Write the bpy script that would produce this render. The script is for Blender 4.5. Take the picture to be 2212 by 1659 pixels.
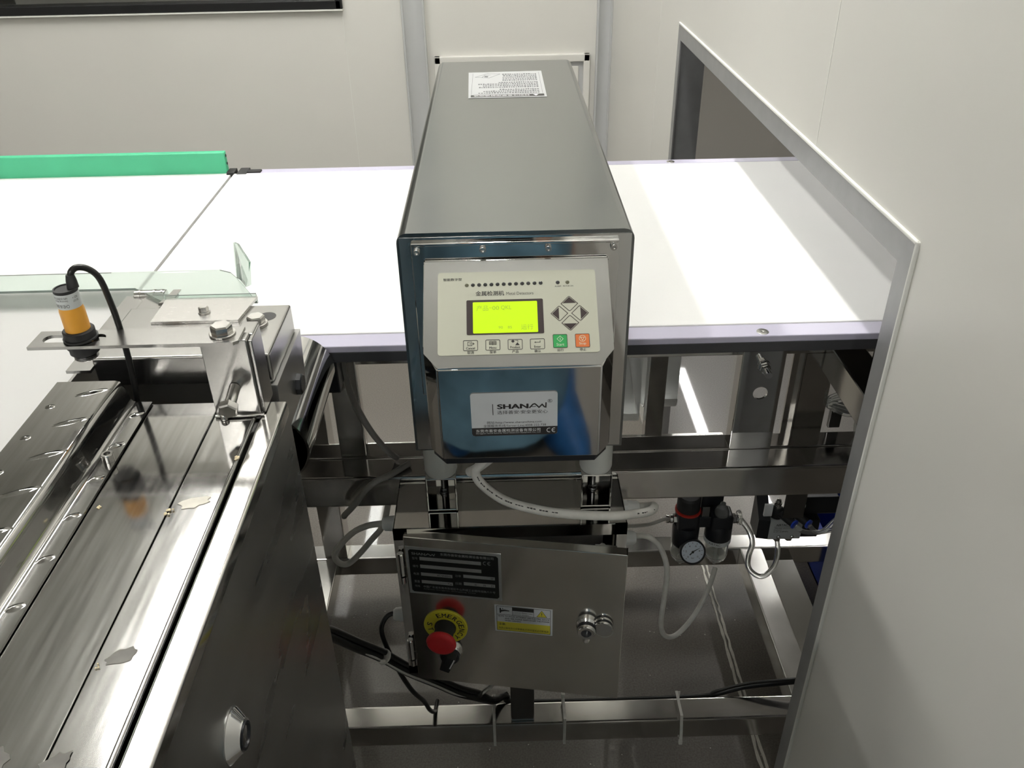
import bpy, bmesh, math, random
from mathutils import Vector, Matrix
random.seed(5)
C = bpy.context.scene.collection
for o in list(bpy.data.objects): bpy.data.objects.remove(o)

# ------------------------------------------------------------------ camera
cam_d = bpy.data.cameras.new('camera'); cam = bpy.data.objects.new('camera', cam_d); C.objects.link(cam)
bpy.context.scene.camera = cam
PITCH, ROLL, YAW = 0.562377, -0.020467, 0.009384
cam_d.sensor_width = 36; cam_d.lens = 36*1836.7/2212; cam_d.clip_start = 0.02; cam_d.clip_end = 60
_f = Vector((math.sin(YAW)*math.cos(PITCH), math.cos(YAW)*math.cos(PITCH), -math.sin(PITCH)))
_r = Vector((math.cos(YAW), -math.sin(YAW), 0)); _u = _r.cross(_f)
_r2 = _r*math.cos(ROLL)+_u*math.sin(ROLL); _u2 = _u*math.cos(ROLL)-_r*math.sin(ROLL)
CAM = Matrix((( _r2.x,_u2.x,-_f.x,0),( _r2.y,_u2.y,-_f.y,0),( _r2.z,_u2.z,-_f.z,1.24),(0,0,0,1)))
cam.matrix_world = CAM

# ------------------------------------------------------------------ world, exposure
w = bpy.data.worlds.new('world'); bpy.context.scene.world = w; w.use_nodes = True
w.node_tree.nodes['Background'].inputs[0].default_value = (0.8, 0.85, 0.9, 1)
w.node_tree.nodes['Background'].inputs[1].default_value = 0.0
vs = bpy.context.scene.view_settings
vs.view_transform = 'Standard'; vs.look = 'None'; vs.gamma = 1; vs.use_curve_mapping = False
vs.exposure = 0.06
LAMP = 92.0          # emission strength of the ceiling batten diffusers
LAMP_FAR = 70.0       # battens of the next room
CEIL = 2.6
# (name of row, x, y) of each batten; long side along y
LAMPS = [(-1.0, 1.85), (-0.03, 1.3), (-1.01, -2.0), (-2.3, -2.0), (-0.2, -2.6)]  # entries with negative y are unseen fill lamps added behind the camera
LAMPS_FAR = [(1.75, 4.3), (1.75, 1.7), (1.5, 5.7), (-0.9, 4.6)]  # the one farthest along y is added to brighten the floor there

# ------------------------------------------------------------------ materials
def mat(name, col, rough=0.5, metal=0.0, var=0.0, vscale=8.0, vstretch=(1,1,1), rvar=0.0, bump=0.0, bscale=60.0,
        bstretch=(1,1,1), trans=0.0, ior=1.45, emit=None, estr=0.0, coat=0.0, alpha=1.0, spec=0.5, col2=None, detail=4.0):
    m = bpy.data.materials.new(name); m.use_nodes = True; nt = m.node_tree; N = nt.nodes; L = nt.links
    b = N['Principled BSDF']
    b.inputs['Base Color'].default_value = (*col, 1); b.inputs['Roughness'].default_value = rough
    b.inputs['Metallic'].default_value = metal; b.inputs['IOR'].default_value = ior
    b.inputs['Transmission Weight'].default_value = trans; b.inputs['Coat Weight'].default_value = coat
    b.inputs['Coat IOR'].default_value = 1.8
    b.inputs['Alpha'].default_value = alpha; b.inputs['Specular IOR Level'].default_value = spec
    if emit: b.inputs['Emission Color'].default_value = (*emit, 1); b.inputs['Emission Strength'].default_value = estr
    def noise(scale, stretch, det):
        tc = N.new('ShaderNodeTexCoord'); mp = N.new('ShaderNodeMapping'); mp.inputs['Scale'].default_value = stretch
        nz = N.new('ShaderNodeTexNoise'); nz.inputs['Scale'].default_value = scale; nz.inputs['Detail'].default_value = det
        L.new(tc.outputs['Object'], mp.inputs['Vector']); L.new(mp.outputs['Vector'], nz.inputs['Vector']); return nz
    nz = None
    if var > 0 or rvar > 0 or col2:
        nz = noise(vscale, vstretch, detail)
    if var > 0 or col2:
        mx = N.new('ShaderNodeMix'); mx.data_type = 'RGBA'
        c2 = col2 if col2 else tuple(min(1, c*(1+var)) for c in col)
        c1 = col if col2 else tuple(c*(1-var) for c in col)
        mx.inputs['A'].default_value = (*c1, 1); mx.inputs['B'].default_value = (*c2, 1)
        rp = N.new('ShaderNodeMapRange'); rp.inputs['From Min'].default_value = 0.32; rp.inputs['From Max'].default_value = 0.68
        L.new(nz.outputs['Fac'], rp.inputs['Value']); L.new(rp.outputs['Result'], mx.inputs['Factor'])
        L.new(mx.outputs['Result'], b.inputs['Base Color'])
    if rvar > 0:
        rr = N.new('ShaderNodeMapRange'); rr.inputs['From Min'].default_value = 0.3; rr.inputs['From Max'].default_value = 0.7
        rr.inputs['To Min'].default_value = max(0.01, rough-rvar); rr.inputs['To Max'].default_value = rough+rvar
        L.new(nz.outputs['Fac'], rr.inputs['Value']); L.new(rr.outputs['Result'], b.inputs['Roughness'])
    if bump > 0:
        nb = noise(bscale, bstretch, 3.0); bp = N.new('ShaderNodeBump'); bp.inputs['Strength'].default_value = bump
        bp.inputs['Distance'].default_value = 0.002
        L.new(nb.outputs['Fac'], bp.inputs['Height']); L.new(bp.outputs['Normal'], b.inputs['Normal'])
    return m

M = {}
M['wall'] = mat('wall_panel_coating', (0.70,0.69,0.65), 0.34, var=0.02, vscale=2.0, bump=0.02, bscale=90)
M['wall_seam'] = mat('seam_sealant', (0.78,0.78,0.74), 0.5)
M['ceiling'] = mat('ceiling_coating', (0.72,0.72,0.69), 0.6)
M['alu'] = mat('anodised_aluminium', (0.36,0.365,0.37), 0.42, metal=0.55, var=0.04, vscale=40, bump=0.03, bscale=300)
M['cove'] = mat('cove_profile_coating', (0.50,0.51,0.51), 0.35, var=0.03)
M['grille'] = mat('white_grille_paint', (0.72,0.71,0.67), 0.4)
M['floor'] = mat('speckled_epoxy_floor', (0.118,0.104,0.089), 0.36, col2=(0.176,0.162,0.142), vscale=330, detail=6, coat=0.3, rvar=0.05, bump=0.05, bscale=400)
M['caulk'] = mat('floor_caulk', (0.66,0.64,0.58), 0.7, var=0.1, vscale=120)
M['window_frame'] = mat('black_window_frame', (0.012,0.012,0.013), 0.35)
M['glass'] = mat('clear_glass', (0.95,0.98,0.97), 0.02, trans=1.0, ior=1.45)
M['lamp_body'] = mat('lamp_body', (0.8,0.8,0.8), 0.5)
M['diffuser'] = mat('lamp_diffuser', (1,1,1), 0.5, emit=(1.0,0.985,0.94), estr=LAMP)
M['diffuser_far'] = mat('lamp_diffuser_far', (1,1,1), 0.5, emit=(1.0,0.985,0.95), estr=LAMP_FAR)
M['satin'] = mat('satin_stainless', (0.255,0.265,0.26), 0.20, metal=1, var=0.03, vscale=6, rvar=0.03, bump=0.015, bscale=40, bstretch=(60,1,60))
M['face_satin'] = mat('satin_console_face', (0.47,0.47,0.455), 0.30, metal=1, var=0.04, vscale=20)
M['polish'] = mat('polished_stainless', (0.66,0.66,0.65), 0.045, metal=1, var=0.05, vscale=12, rvar=0.02)
M['frame_steel'] = mat('frame_stainless', (0.66,0.65,0.63), 0.15, metal=1, var=0.10, vscale=14, rvar=0.03)
M['door_steel'] = mat('door_stainless', (0.78,0.76,0.71), 0.17, metal=1, var=0.12, vscale=7, rvar=0.04)
M['brushed'] = mat('brushed_stainless', (0.36,0.355,0.345), 0.10, metal=1, var=0.10, vscale=10, vstretch=(22,1.2,6), rvar=0.02)
M['rail_steel'] = mat('rail_stainless', (0.66,0.65,0.63), 0.12, metal=1, var=0.06, vscale=10, vstretch=(22,1.2,6), rvar=0.02)
M['top_paper'] = mat('hood_sticker_paper', (0.42,0.43,0.435), 0.5)
M['print_mid'] = mat('print_dark_grey', (0.11,0.11,0.115), 0.6)
M['plate_steel'] = mat('bright_brushed_plate', (0.62,0.61,0.59), 0.26, metal=1, var=0.03, vscale=90, vstretch=(1,8,6), rvar=0.015)
M['brushed_flat'] = mat('brushed_stainless_cross', (0.40,0.395,0.383), 0.25, metal=1, var=0.03, vscale=90, vstretch=(1,8,6), rvar=0.015)
M['side_steel'] = mat('side_panel_stainless', (0.40,0.40,0.39), 0.30, metal=1, var=0.08, vscale=5, vstretch=(1,1,5), rvar=0.05)
M['dark_steel'] = mat('dark_stainless', (0.20,0.20,0.20), 0.25, metal=1, var=0.15, vscale=12)
M['bolt'] = mat('zinc_bolt', (0.62,0.61,0.59), 0.2, metal=1, var=0.12, vscale=90, rvar=0.06)
M['chrome'] = mat('chrome', (0.80,0.80,0.80), 0.06, metal=1)
M['belt'] = mat('white_conveyor_belt', (0.86,0.86,0.85), 0.55, var=0.01, vscale=6, bump=0.02, bscale=500)
M['belt_near'] = mat('dimmed_white_belt', (0.50,0.50,0.49), 0.5, var=0.015, vscale=5)  # same white belt, its colour greyed to imitate weaker light
M['edge_white'] = mat('lilac_white_edge_strip', (0.52,0.50,0.62), 0.35)
M['gap'] = mat('dark_gap', (0.05,0.05,0.05), 0.6)
M['black_plastic'] = mat('black_plastic', (0.012,0.013,0.016), 0.35)
M['black_matte'] = mat('black_matte_plastic', (0.02,0.02,0.021), 0.55, var=0.2, vscale=60)
M['edge_black'] = mat('black_side_rail', (0.05,0.05,0.054), 0.4)
M['green'] = mat('green_guide_plastic', (0.075,0.50,0.27), 0.42, var=0.05, vscale=14)
M['acryl'] = mat('greenish_acrylic', (0.80,0.90,0.85), 0.05, trans=0.92, ior=1.25)
M['acryl_clear'] = mat('clear_tube_plastic', (0.90,0.92,0.90), 0.12, trans=0.88, ior=1.14)
M['cream'] = mat('membrane_cream', (0.47,0.475,0.39), 0.38)
M['ink'] = mat('dark_print', (0.03,0.027,0.027), 0.5)
M['ink_brown'] = mat('dark_brown_print', (0.042,0.030,0.030), 0.35)
M['led_dark'] = mat('unlit_indicator', (0.03,0.03,0.03), 0.2)
M['led_olive'] = mat('unlit_olive_indicator', (0.12,0.12,0.08), 0.2)
M['lcd'] = mat('lit_lcd', (0.14,0.24,0.01), 0.25, emit=(0.53,0.80,0.004), estr=0.95)
M['lcd_ink'] = mat('lcd_segments', (0.10,0.18,0.01), 0.4, emit=(0.33,0.52,0.02), estr=0.62)
M['key_green'] = mat('key_green', (0.035,0.33,0.09), 0.35)
M['key_orange'] = mat('key_orange', (0.60,0.16,0.045), 0.35)
M['key_print'] = mat('key_light_print', (0.60,0.66,0.52), 0.4)
M['paper'] = mat('sticker_white', (0.62,0.64,0.66), 0.4)
M['paper_w'] = mat('paper_white', (0.78,0.80,0.80), 0.5)
M['print_grey'] = mat('print_grey', (0.33,0.34,0.34), 0.6)
M['plate_black'] = mat('nameplate_black', (0.010,0.011,0.011), 0.3)
M['plate_grey'] = mat('nameplate_aluminium', (0.42,0.43,0.43), 0.4, metal=0.5, var=0.05, vscale=200)
M['yellow'] = mat('yellow_plate', (0.72,0.66,0.05), 0.4)
M['yellow_print'] = mat('yellow_print', (0.66,0.58,0.06), 0.5)
M['red'] = mat('red_button_plastic', (0.62,0.025,0.03), 0.38)
M['red_dark'] = mat('red_ring_plastic', (0.45,0.03,0.02), 0.4)
M['white_rubber'] = mat('white_rubber', (0.62,0.63,0.60), 0.5, var=0.04, vscale=40)
M['white_hose'] = mat('white_hose_jacket', (0.66,0.65,0.61), 0.5, var=0.10, vscale=60)
M['white_plastic'] = mat('white_plastic', (0.78,0.79,0.78), 0.35)
M['grey_cable'] = mat('grey_cable_jacket', (0.26,0.25,0.23), 0.5)
M['greyw_cable'] = mat('light_grey_cable_jacket', (0.50,0.49,0.45), 0.5)
M['black_cable'] = mat('black_cable_jacket', (0.010,0.010,0.010), 0.33, bump=0.05, bscale=200)
M['orange'] = mat('orange_sensor_plastic', (0.80,0.38,0.045), 0.38, var=0.03, vscale=50)
M['label_grey'] = mat('grey_silver_label', (0.60,0.63,0.63), 0.35)
M['crate_blue'] = mat('crate_blue', (0.01,0.03,0.22), 0.5)
M['blue'] = mat('blue_collet', (0.02,0.06,0.50), 0.35)
M['gauge_face'] = mat('gauge_face', (0.60,0.66,0.74), 0.4)
M['crumb'] = mat('food_crumb', (0.72,0.62,0.42), 0.8, var=0.15, vscale=200)
M['smear'] = mat('dried_smear', (0.66,0.63,0.56), 0.7, var=0.1, vscale=80)
M['grease'] = mat('dull_grease_stain', (0.13,0.125,0.115), 0.5, metal=0.2, var=0.15, vscale=80)
M['gown'] = mat('blue_gown_fabric', (0.15,0.28,0.38), 0.8, var=0.4, vscale=9, bump=1.0, bscale=10)  # strong colour noise stands in for dark shaded folds
M['boot'] = mat('blue_boot_cover', (0.025,0.12,0.33), 0.55, var=0.2, vscale=30, bump=0.3, bscale=40)
M['skin'] = mat('skin', (0.55,0.33,0.24), 0.5)
M['mask'] = mat('mask_fabric', (0.55,0.68,0.74), 0.8)
M['eye'] = mat('eye_dark', (0.03,0.02,0.02), 0.2)
M['phone'] = mat('phone_glass_black', (0.01,0.01,0.012), 0.1)
M['far_wall'] = mat('far_room_panel', (0.58,0.57,0.53), 0.4)

# ------------------------------------------------------------------ mesh helpers (world coordinates)
def newbm(): return bmesh.new()
def box(bm, x0, x1, y0, y1, z0, z1, bev=0.0, T=None, seg=2):
    vs_ = [bm.verts.new(Vector((x, y, z))) for x in (x0, x1) for y in (y0, y1) for z in (z0, z1)]
    f = [(0,1,3,2),(4,6,7,5),(0,4,5,1),(2,3,7,6),(0,2,6,4),(1,5,7,3)]
    fs = [bm.faces.new([vs_[i] for i in q]) for q in f]
    if bev > 0:
        es = list({e for fc in fs for e in fc.edges})
        r = bmesh.ops.bevel(bm, geom=es, offset=bev, segments=seg, affect='EDGES', profile=0.5)
        vs_ = list({v for fc in r['faces'] for v in fc.verts} | {v for v in vs_ if v.is_valid})
    if T:
        for v in {v for v in vs_ if v.is_valid}: v.co = T @ v.co
    return vs_
def prism(bm, pts, vec):
    vec = Vector(vec); a = [bm.verts.new(Vector(p)) for p in pts]; b = [bm.verts.new(Vector(p)+vec) for p in pts]
    n = len(pts); bm.faces.new(a[::-1]); bm.faces.new(b)
    for i in range(n): bm.faces.new([a[i], a[(i+1)%n], b[(i+1)%n], b[i]])
    return a+b
def frame(P, U, V):
    P, U, V = Vector(P), Vector(U).normalized(), Vector(V).normalized(); N = U.cross(V)
    return Matrix(((U.x,V.x,N.x,P.x),(U.y,V.y,N.y,P.y),(U.z,V.z,N.z,P.z),(0,0,0,1)))
def flat(bm, pts, F, z0, z1):           # polygon in millimetres on plane F, extruded from z0 to z1 (mm)
    a = [F @ Vector((x/1000, y/1000, z0/1000)) for x, y in pts]
    return prism(bm, a, F.to_3x3() @ Vector((0, 0, (z1-z0)/1000)))
def rr(x0, x1, y0, y1, r, n=4):
    o = []
    for cx, cy, a0 in ((x1-r,y1-r,0),(x0+r,y1-r,90),(x0+r,y0+r,180),(x1-r,y0+r,270)):
        for i in range(n+1):
            a = math.radians(a0+90*i/n); o.append((cx+r*math.cos(a), cy+r*math.sin(a)))
    return o
def stroke(bm, pts, wd, F, z0, z1, closed=False):
    n = len(pts); P = [Vector((p[0], p[1])) for p in pts]; Lf, Rt = [], []
    for i in range(n):
        a = P[i-1] if (i > 0 or closed) else None; b = P[(i+1)%n] if (i < n-1 or closed) else None
        d1 = (P[i]-a).normalized() if a is not None else None; d2 = (b-P[i]).normalized() if b is not None else None
        if d1 is None: d1 = d2
        if d2 is None: d2 = d1
        n1 = Vector((-d1.y, d1.x)); n2 = Vector((-d2.y, d2.x)); m = (n1+n2)
        m = m.normalized() if m.length > 1e-6 else n1
        k = min(2.5, 1/max(0.2, m.dot(n1)))
        Lf.append(P[i]+m*wd/2*k); Rt.append(P[i]-m*wd/2*k)
    seg = n if closed else n-1
    for i in range(seg):
        j = (i+1) % n; flat(bm, [Lf[i], Rt[i], Rt[j], Lf[j]], F, z0, z1)
def orth(ax):
    ax = Vector(ax).normalized(); t = Vector((0,0,1)) if abs(ax.z) < 0.9 else Vector((0,1,0))
    u = ax.cross(t).normalized(); return u, ax.cross(u)
def lathe(bm, p, ax, prof, n=32, rot=0.0):     # prof: list of (radius, height) in metres
    p = Vector(p); ax = Vector(ax).normalized(); u, v = orth(ax); rings = []
    for r, h in prof:
        if r < 1e-6: rings.append([bm.verts.new(p+ax*h)])
        else: rings.append([bm.verts.new(p+ax*h+(u*math.cos(rot+2*math.pi*i/n)+v*math.sin(rot+2*math.pi*i/n))*r) for i in range(n)])
    for a, b in zip(rings, rings[1:]):
        for i in range(n):
            j = (i+1) % n
            q = ([a[0]] if len(a) == 1 else [a[i], a[j]]) + ([b[0]] if len(b) == 1 else [b[j], b[i]])
            if len(q) > 2: bm.faces.new(q)
    if len(rings[0]) > 1: bm.faces.new(rings[0])
    if len(rings[-1]) > 1: bm.faces.new(rings[-1][::-1])
def cyl(bm, p0, p1, r, n=24, bev=0.0):
    d = Vector(p1)-Vector(p0); h = d.length
    pr = [(r-bev,0),(r,bev),(r,h-bev),(r-bev,h)] if bev else [(r,0),(r,h)]
    lathe(bm, p0, d, pr, n)
def smooth_path(pts, k=6):
    P = [Vector(p) for p in pts]; out = []
    for i in range(len(P)-1):
        a = P[max(0,i-1)]; b = P[i]; c = P[i+1]; d = P[min(len(P)-1,i+2)]
        for s in range(k):
            t = s/k
            out.append(0.5*((2*b)+(c-a)*t+(2*a-5*b+4*c-d)*t*t+(3*b-a-3*c+d)*t**3))
    out.append(P[-1]); return out
def tube(bm, pts, r, n=12, k=6, cap=True, smooth=True):
    P = smooth_path(pts, k) if smooth else [Vector(p) for p in pts]
    t0 = (P[1]-P[0]).normalized(); u, _ = orth(t0); rings = []
    for i, p in enumerate(P):
        t = ((P[min(i+1,len(P)-1)])-(P[max(i-1,0)])).normalized()
        u = (u-t*u.dot(t)).normalized(); v = t.cross(u)
        rad = r(i/(len(P)-1)) if callable(r) else r
        rings.append([bm.verts.new(p+(u*math.cos(2*math.pi*j/n)+v*math.sin(2*math.pi*j/n))*rad) for j in range(n)])
    for a, b in zip(rings, rings[1:]):
        for j in range(n): bm.faces.new([a[j], a[(j+1)%n], b[(j+1)%n], b[j]])
    if cap: bm.faces.new(rings[0][::-1]); bm.faces.new(rings[-1])
def hexbolt(bm, p, ax, af, h, washer=True):     # base centre, axis, across flats, head height
    R = af/2/math.cos(math.pi/6)
    b0 = 0
    if washer:
        lathe(bm, p, ax, [(R*1.18,0),(R*1.22,0.0004),(R*1.22,0.0012),(R*1.15,0.0016)], 28); b0 = 0.0016
    u, v = orth(ax); p = Vector(p); a = Vector(ax).normalized()
    lathe(bm, p+a*b0, ax, [(R*0.97,0),(R,0.0005),(R,h*0.82)], 6, 0.3)
    lathe(bm, p+a*(b0+h*0.82), ax, [(R,0),(R*0.86,h*0.18),(0,h*0.18)], 6, 0.3)
def socket_screw(bm, p, ax, r, h):
    lathe(bm, p, ax, [(r*0.95,0),(r,0.0003),(r,h*0.9),(r*0.9,h),(r*0.55,h),(r*0.5,h*0.4),(0,h*0.4)], 20)
def flat_screw(bm, p, ax, r):
    lathe(bm, p, ax, [(r,0),(r,0.0004),(r*0.92,0.0008),(r*0.3,0.0008),(r*0.2,0.0003),(0,0.0003)], 20)

_txt = {}
def glyphs(s, bold=False):
    key = (s, bold)
    if key in _txt: return _txt[key]
    c = bpy.data.curves.new('t', 'FONT'); c.body = s; c.size = 1; c.resolution_u = 3
    o = bpy.data.objects.new('t', c); C.objects.link(o); bpy.context.view_layer.update()
    me = bpy.data.meshes.new_from_object(o.evaluated_get(bpy.context.evaluated_depsgraph_get()))
    vsx = [v.co.copy() for v in me.vertices]; fs = [tuple(p.vertices) for p in me.polygons]
    bpy.data.objects.remove(o); bpy.data.curves.remove(c); bpy.data.meshes.remove(me)
    _txt[key] = (vsx, fs); return _txt[key]
def text(bm, s, F, x0, x1, y0, y1, z=0.15, bold=False, rot=0.0):   # text stretched to the box (mm) on plane F
    vv, fs = glyphs(s, bold)
    if not vv: return
    ax, bx = min(v.x for v in vv), max(v.x for v in vv); ay, by = min(v.y for v in vv), max(v.y for v in vv)
    sx = (x1-x0)/max(1e-6, bx-ax); sy = (y1-y0)/max(1e-6, by-ay); cx, cy = (x0+x1)/2, (y0+y1)/2
    ca, sa = math.cos(rot), math.sin(rot)
    for q, (ox, oy) in enumerate([(-0.045,0),(0.045,0),(0,0.03),(0,-0.03)] if bold == 2 else [(-0.022,0),(0.022,0),(0,0.018)] if bold else [(0,0)]):
        nv = []
        for v in vv:
            X = x0+(v.x-ax+ox)*sx-cx; Y = y0+(v.y-ay+oy)*sy-cy
            nv.append(bm.verts.new(F @ Vector(((cx+X*ca-Y*sa)/1000, (cy+X*sa+Y*ca)/1000, (z+0.01*q)/1000))))
        for f in fs:
            try: bm.faces.new([nv[i] for i in f])
            except ValueError: pass

# ------------------------------------------------------------------ object helpers
def obj(name, bm, m, parent=None, loc=(0,0,0), smooth=None, fix=True):
    base = Vector(parent['_w']) if parent is not None else Vector(loc)
    if fix: bmesh.ops.recalc_face_normals(bm, faces=bm.faces)
    for v in bm.verts: v.co -= base
    me = bpy.data.meshes.new(name); bm.to_mesh(me); bm.free()
    if smooth is not None:
        for p in me.polygons: p.use_smooth = True
        me.set_sharp_from_angle(angle=math.radians(smooth))
    me.materials.append(M[m]); o = bpy.data.objects.new(name, me); C.objects.link(o)
    if smooth is not None:
        wn = o.modifiers.new('weighted_normal', 'WEIGHTED_NORMAL'); wn.keep_sharp = True; wn.weight = 100
    if parent is not None: o.parent = parent
    else: o.location = base
    o['_w'] = tuple(base); return o
def thing(name, label, cat, loc, group=None):
    o = bpy.data.objects.new(name, None); C.objects.link(o); o.location = loc; o['_w'] = tuple(loc); o.empty_display_size = 0.05
    o['label'] = label; o['category'] = cat
    if group: o['group'] = group
    return o
def tag(o, label, cat, group=None):
    o['label'] = label; o['category'] = cat
    if group: o['group'] = group
    return o
def struct(name, bm, m, parent=None, loc=(0,0,0), smooth=None, label=None):
    o = obj(name, bm, m, parent, loc, smooth); o['kind'] = 'structure'
    if label: o['label'] = label
    return o
def sroot(name, loc, label=None):
    o = bpy.data.objects.new(name, None); C.objects.link(o); o.location = loc; o['_w'] = tuple(loc); o['kind'] = 'structure'
    if label: o['label'] = label
    return o

# ================================================================== SETTING
XW, YN, YFR, ZT = 0.345, 0.651, 1.70, 0.956       # partition face, opening near side, far side, top
XT = 0.395                                        # partition back face
YB = 2.71                                         # back wall
b = newbm(); box(b, -4.6, 5.0, -4.6, 7.0, -0.05, 0); struct('floor', b, 'floor')
b = newbm(); box(b, -4.6, 5.0, -4.6, 7.0, CEIL, CEIL+0.05); struct('ceiling', b, 'ceiling')

# right partition: separate insulated panels with a thin joint between them, opening above the conveyor cut through
wr = sroot('wall_right', (XW, 0, 0), 'glossy off white partition with a framed opening for the conveyor')
def panel(y0, y1, z0, z1):
    b = newbm(); box(b, XW, XT, y0+0.0008, y1-0.0008, z0, z1, 0.0006, seg=1); struct('wall_panel', b, 'wall', wr)
def panel_cut(pts):      # panel with the opening notched out of it
    b = newbm(); prism(b, [(XW, y, z) for y, z in pts], (XT-XW, 0, 0)); struct('wall_panel', b, 'wall', wr)
panel(-4.6, -1.08, 0, CEIL); panel(-1.08, -0.082, 0, CEIL); panel(1.913, YB, 0, CEIL)
panel_cut([(-0.081,0),(YN+0.002,0),(YN+0.002,ZT-0.002),(0.9142,ZT-0.002),(0.9142,CEIL),(-0.081,CEIL)])
panel_cut([(0.9158,ZT-0.002),(YFR-0.002,ZT-0.002),(YFR-0.002,0),(1.9122,0),(1.9122,CEIL),(0.9158,CEIL)])
b = newbm(); box(b, XW-0.0004, XW+0.003, 0.9142, 0.9158, ZT, CEIL); box(b, XW-0.0004, XW+0.003, 1.9122, 1.9138, 0, CEIL)
box(b, XW+0.006, XT-0.006, -4.6, YN, 0, CEIL); box(b, XW+0.006, XT-0.006, YFR, YB, 0, CEIL); box(b, XW+0.006, XT-0.006, YN, YFR, ZT, CEIL)
struct('joint_sealant', b, 'wall_seam', wr)
# aluminium channel round the opening, mitred at the corners
fr = sroot('trim_1', (XW, YN, 0), 'grey aluminium channel framing the opening in the partition')
def flange(pts):      # face flange as a prism along x, from the wall face outwards
    b = newbm(); prism(b, [(XW-0.0022, y, z) for y, z in pts], (0.0022, 0, 0)); return b
FW = 0.024
struct('trim_flange', flange([(YN,ZT),(YN,0),(YN+FW,0),(YN+FW,ZT-FW)]), 'alu', fr)
struct('trim_flange', flange([(YN,ZT),(YN+FW,ZT-FW-0.0006),(YFR-FW,ZT-FW-0.0006),(YFR,ZT)]), 'alu', fr)
struct('trim_flange', flange([(YFR,ZT),(YFR-FW,ZT-FW),(YFR-FW,0),(YFR,0)]), 'alu', fr)
b = newbm()      # lining of the reveals
box(b, XW, XT+0.002, YN+0.001, YN+0.004, 0, ZT-0.001); box(b, XW, XT+0.002, YFR-0.004, YFR-0.001, 0, ZT-0.001)
box(b, XW, XT+0.002, YN+0.001, YFR-0.001, ZT-0.004, ZT-0.001)
struct('trim_reveal', b, 'alu', fr)
b = newbm()      # light bead of sealant round the outer edge of the channel
box(b, XW-0.0030, XW+0.001, YN-0.0030, YFR+0.002, ZT, ZT+0.0035, 0.001); box(b, XW-0.0030, XW+0.001, YN-0.0035, YN, 0, ZT+0.0035, 0.001)
struct('trim_bead', b, 'wall_seam', fr)
# back wall
wb = sroot('wall_back', (0, YB, 0), 'off white panelled back wall behind the conveyor')
XS = -0.452
WZ0, WZ1 = 0.858, 1.75
def bpanel(x0, x1, z0, z1, m='wall'):
    b = newbm(); box(b, x0+0.0007, x1-0.0007, YB, YB+0.05, z0, z1, 0.0006, seg=1); struct('wall_panel', b, m, wb)
bpanel(-4.6, -2.25, 0, CEIL); bpanel(-2.25, XS, 0, WZ0); bpanel(-2.25, XS, WZ1, CEIL); bpanel(XS, -0.245, 0, CEIL); bpanel(-0.245, XW, 0, CEIL)
b = newbm(); box(b, XS-0.001, XS+0.001, YB-0.0004, YB+0.003, 0, CEIL); box(b, -4.6, -2.25, YB+0.01, YB+0.045, 0, CEIL)
struct('joint_sealant', b, 'wall_seam', wb)
win = sroot('window_1', (-1.3, YB, WZ0), 'wide window with a black frame at the top left')
b = newbm()
box(b, -2.25, XS, YB-0.012, YB+0.05, WZ0-0.008, WZ0+0.016, 0.002); box(b, -2.25, XS, YB-0.012, YB+0.05, WZ1-0.03, WZ1, 0.002)
box(b, XS-0.016, XS+0.004, YB-0.012, YB+0.05, WZ0-0.008, WZ1, 0.002); box(b, -2.25, -2.22, YB-0.012, YB+0.05, WZ0-0.008, WZ1, 0.002)
struct('window_frame', b, 'window_frame', win)
b = newbm(); box(b, -2.22, XS-0.016, YB+0.010, YB+0.016, WZ0+0.016, WZ1-0.03); struct('window_pane', b, 'glass', win)
b = newbm(); box(b, -2.25, XS+0.004, YB-0.014, YB, WZ0-0.012, WZ0-0.008); struct('window_bead', b, 'wall_seam', win)
# cove profiles up the back wall
def cove(x0, x1, name, lab):
    b = newbm(); pts = []
    n = 10
    for i in range(n+1):
        t = i/n; pts.append((x0+(x1-x0)*t, YB-0.003-0.016*(1-math.sin(math.pi*(0.15+0.7*t)))*1.0, 0))
    pts = [(x0, YB-0.001, 0)]+pts+[(x1, YB-0.001, 0)]
    prism(b, pts, (0,0,CEIL))
    box(b, x0-0.004, x0+0.002, YB-0.016, YB, 0, CEIL, 0.001); box(b, x1-0.002, x1+0.004, YB-0.016, YB, 0, CEIL, 0.001)
    struct(name, b, 'cove', None, (0,YB,0), 30, lab)
cove(-0.274, -0.214, 'trim_2', 'rounded grey profile up the back wall left of the detector')
cove(0.303, XW-0.004, 'trim_3', 'rounded grey profile in the corner of back wall and partition')
# return air grille low on the back wall
ga = thing('wall_hatch', 'off white framed hatch on the back wall directly behind the detector', 'hatch', (0.047, YB, 0.36))
b = newbm()
gx0, gx1, gz0, gz1 = -0.190, 0.282, 0.20, 0.711
for x0, x1, z0, z1 in ((gx0,gx1,gz1-0.022,gz1),(gx0,gx1,gz0,gz0+0.022),(gx0,gx0+0.02,gz0,gz1),(gx1-0.02,gx1,gz0,gz1)):
    box(b, x0, x1, YB-0.016, YB+0.002, z0, z1, 0.003)
obj('frame', b, 'grille', ga, smooth=40)
b = newbm(); box(b, gx0+0.02, gx1-0.02, YB-0.005, YB+0.001, gz0+0.022, gz1-0.022); obj('backing', b, 'cove', ga)
b = newbm(); box(b, gx0+0.034, gx1-0.034, YB-0.009, YB-0.005, gz0+0.036, gz1-0.036, 0.002); obj('inner_plate', b, 'grille', ga)
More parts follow.
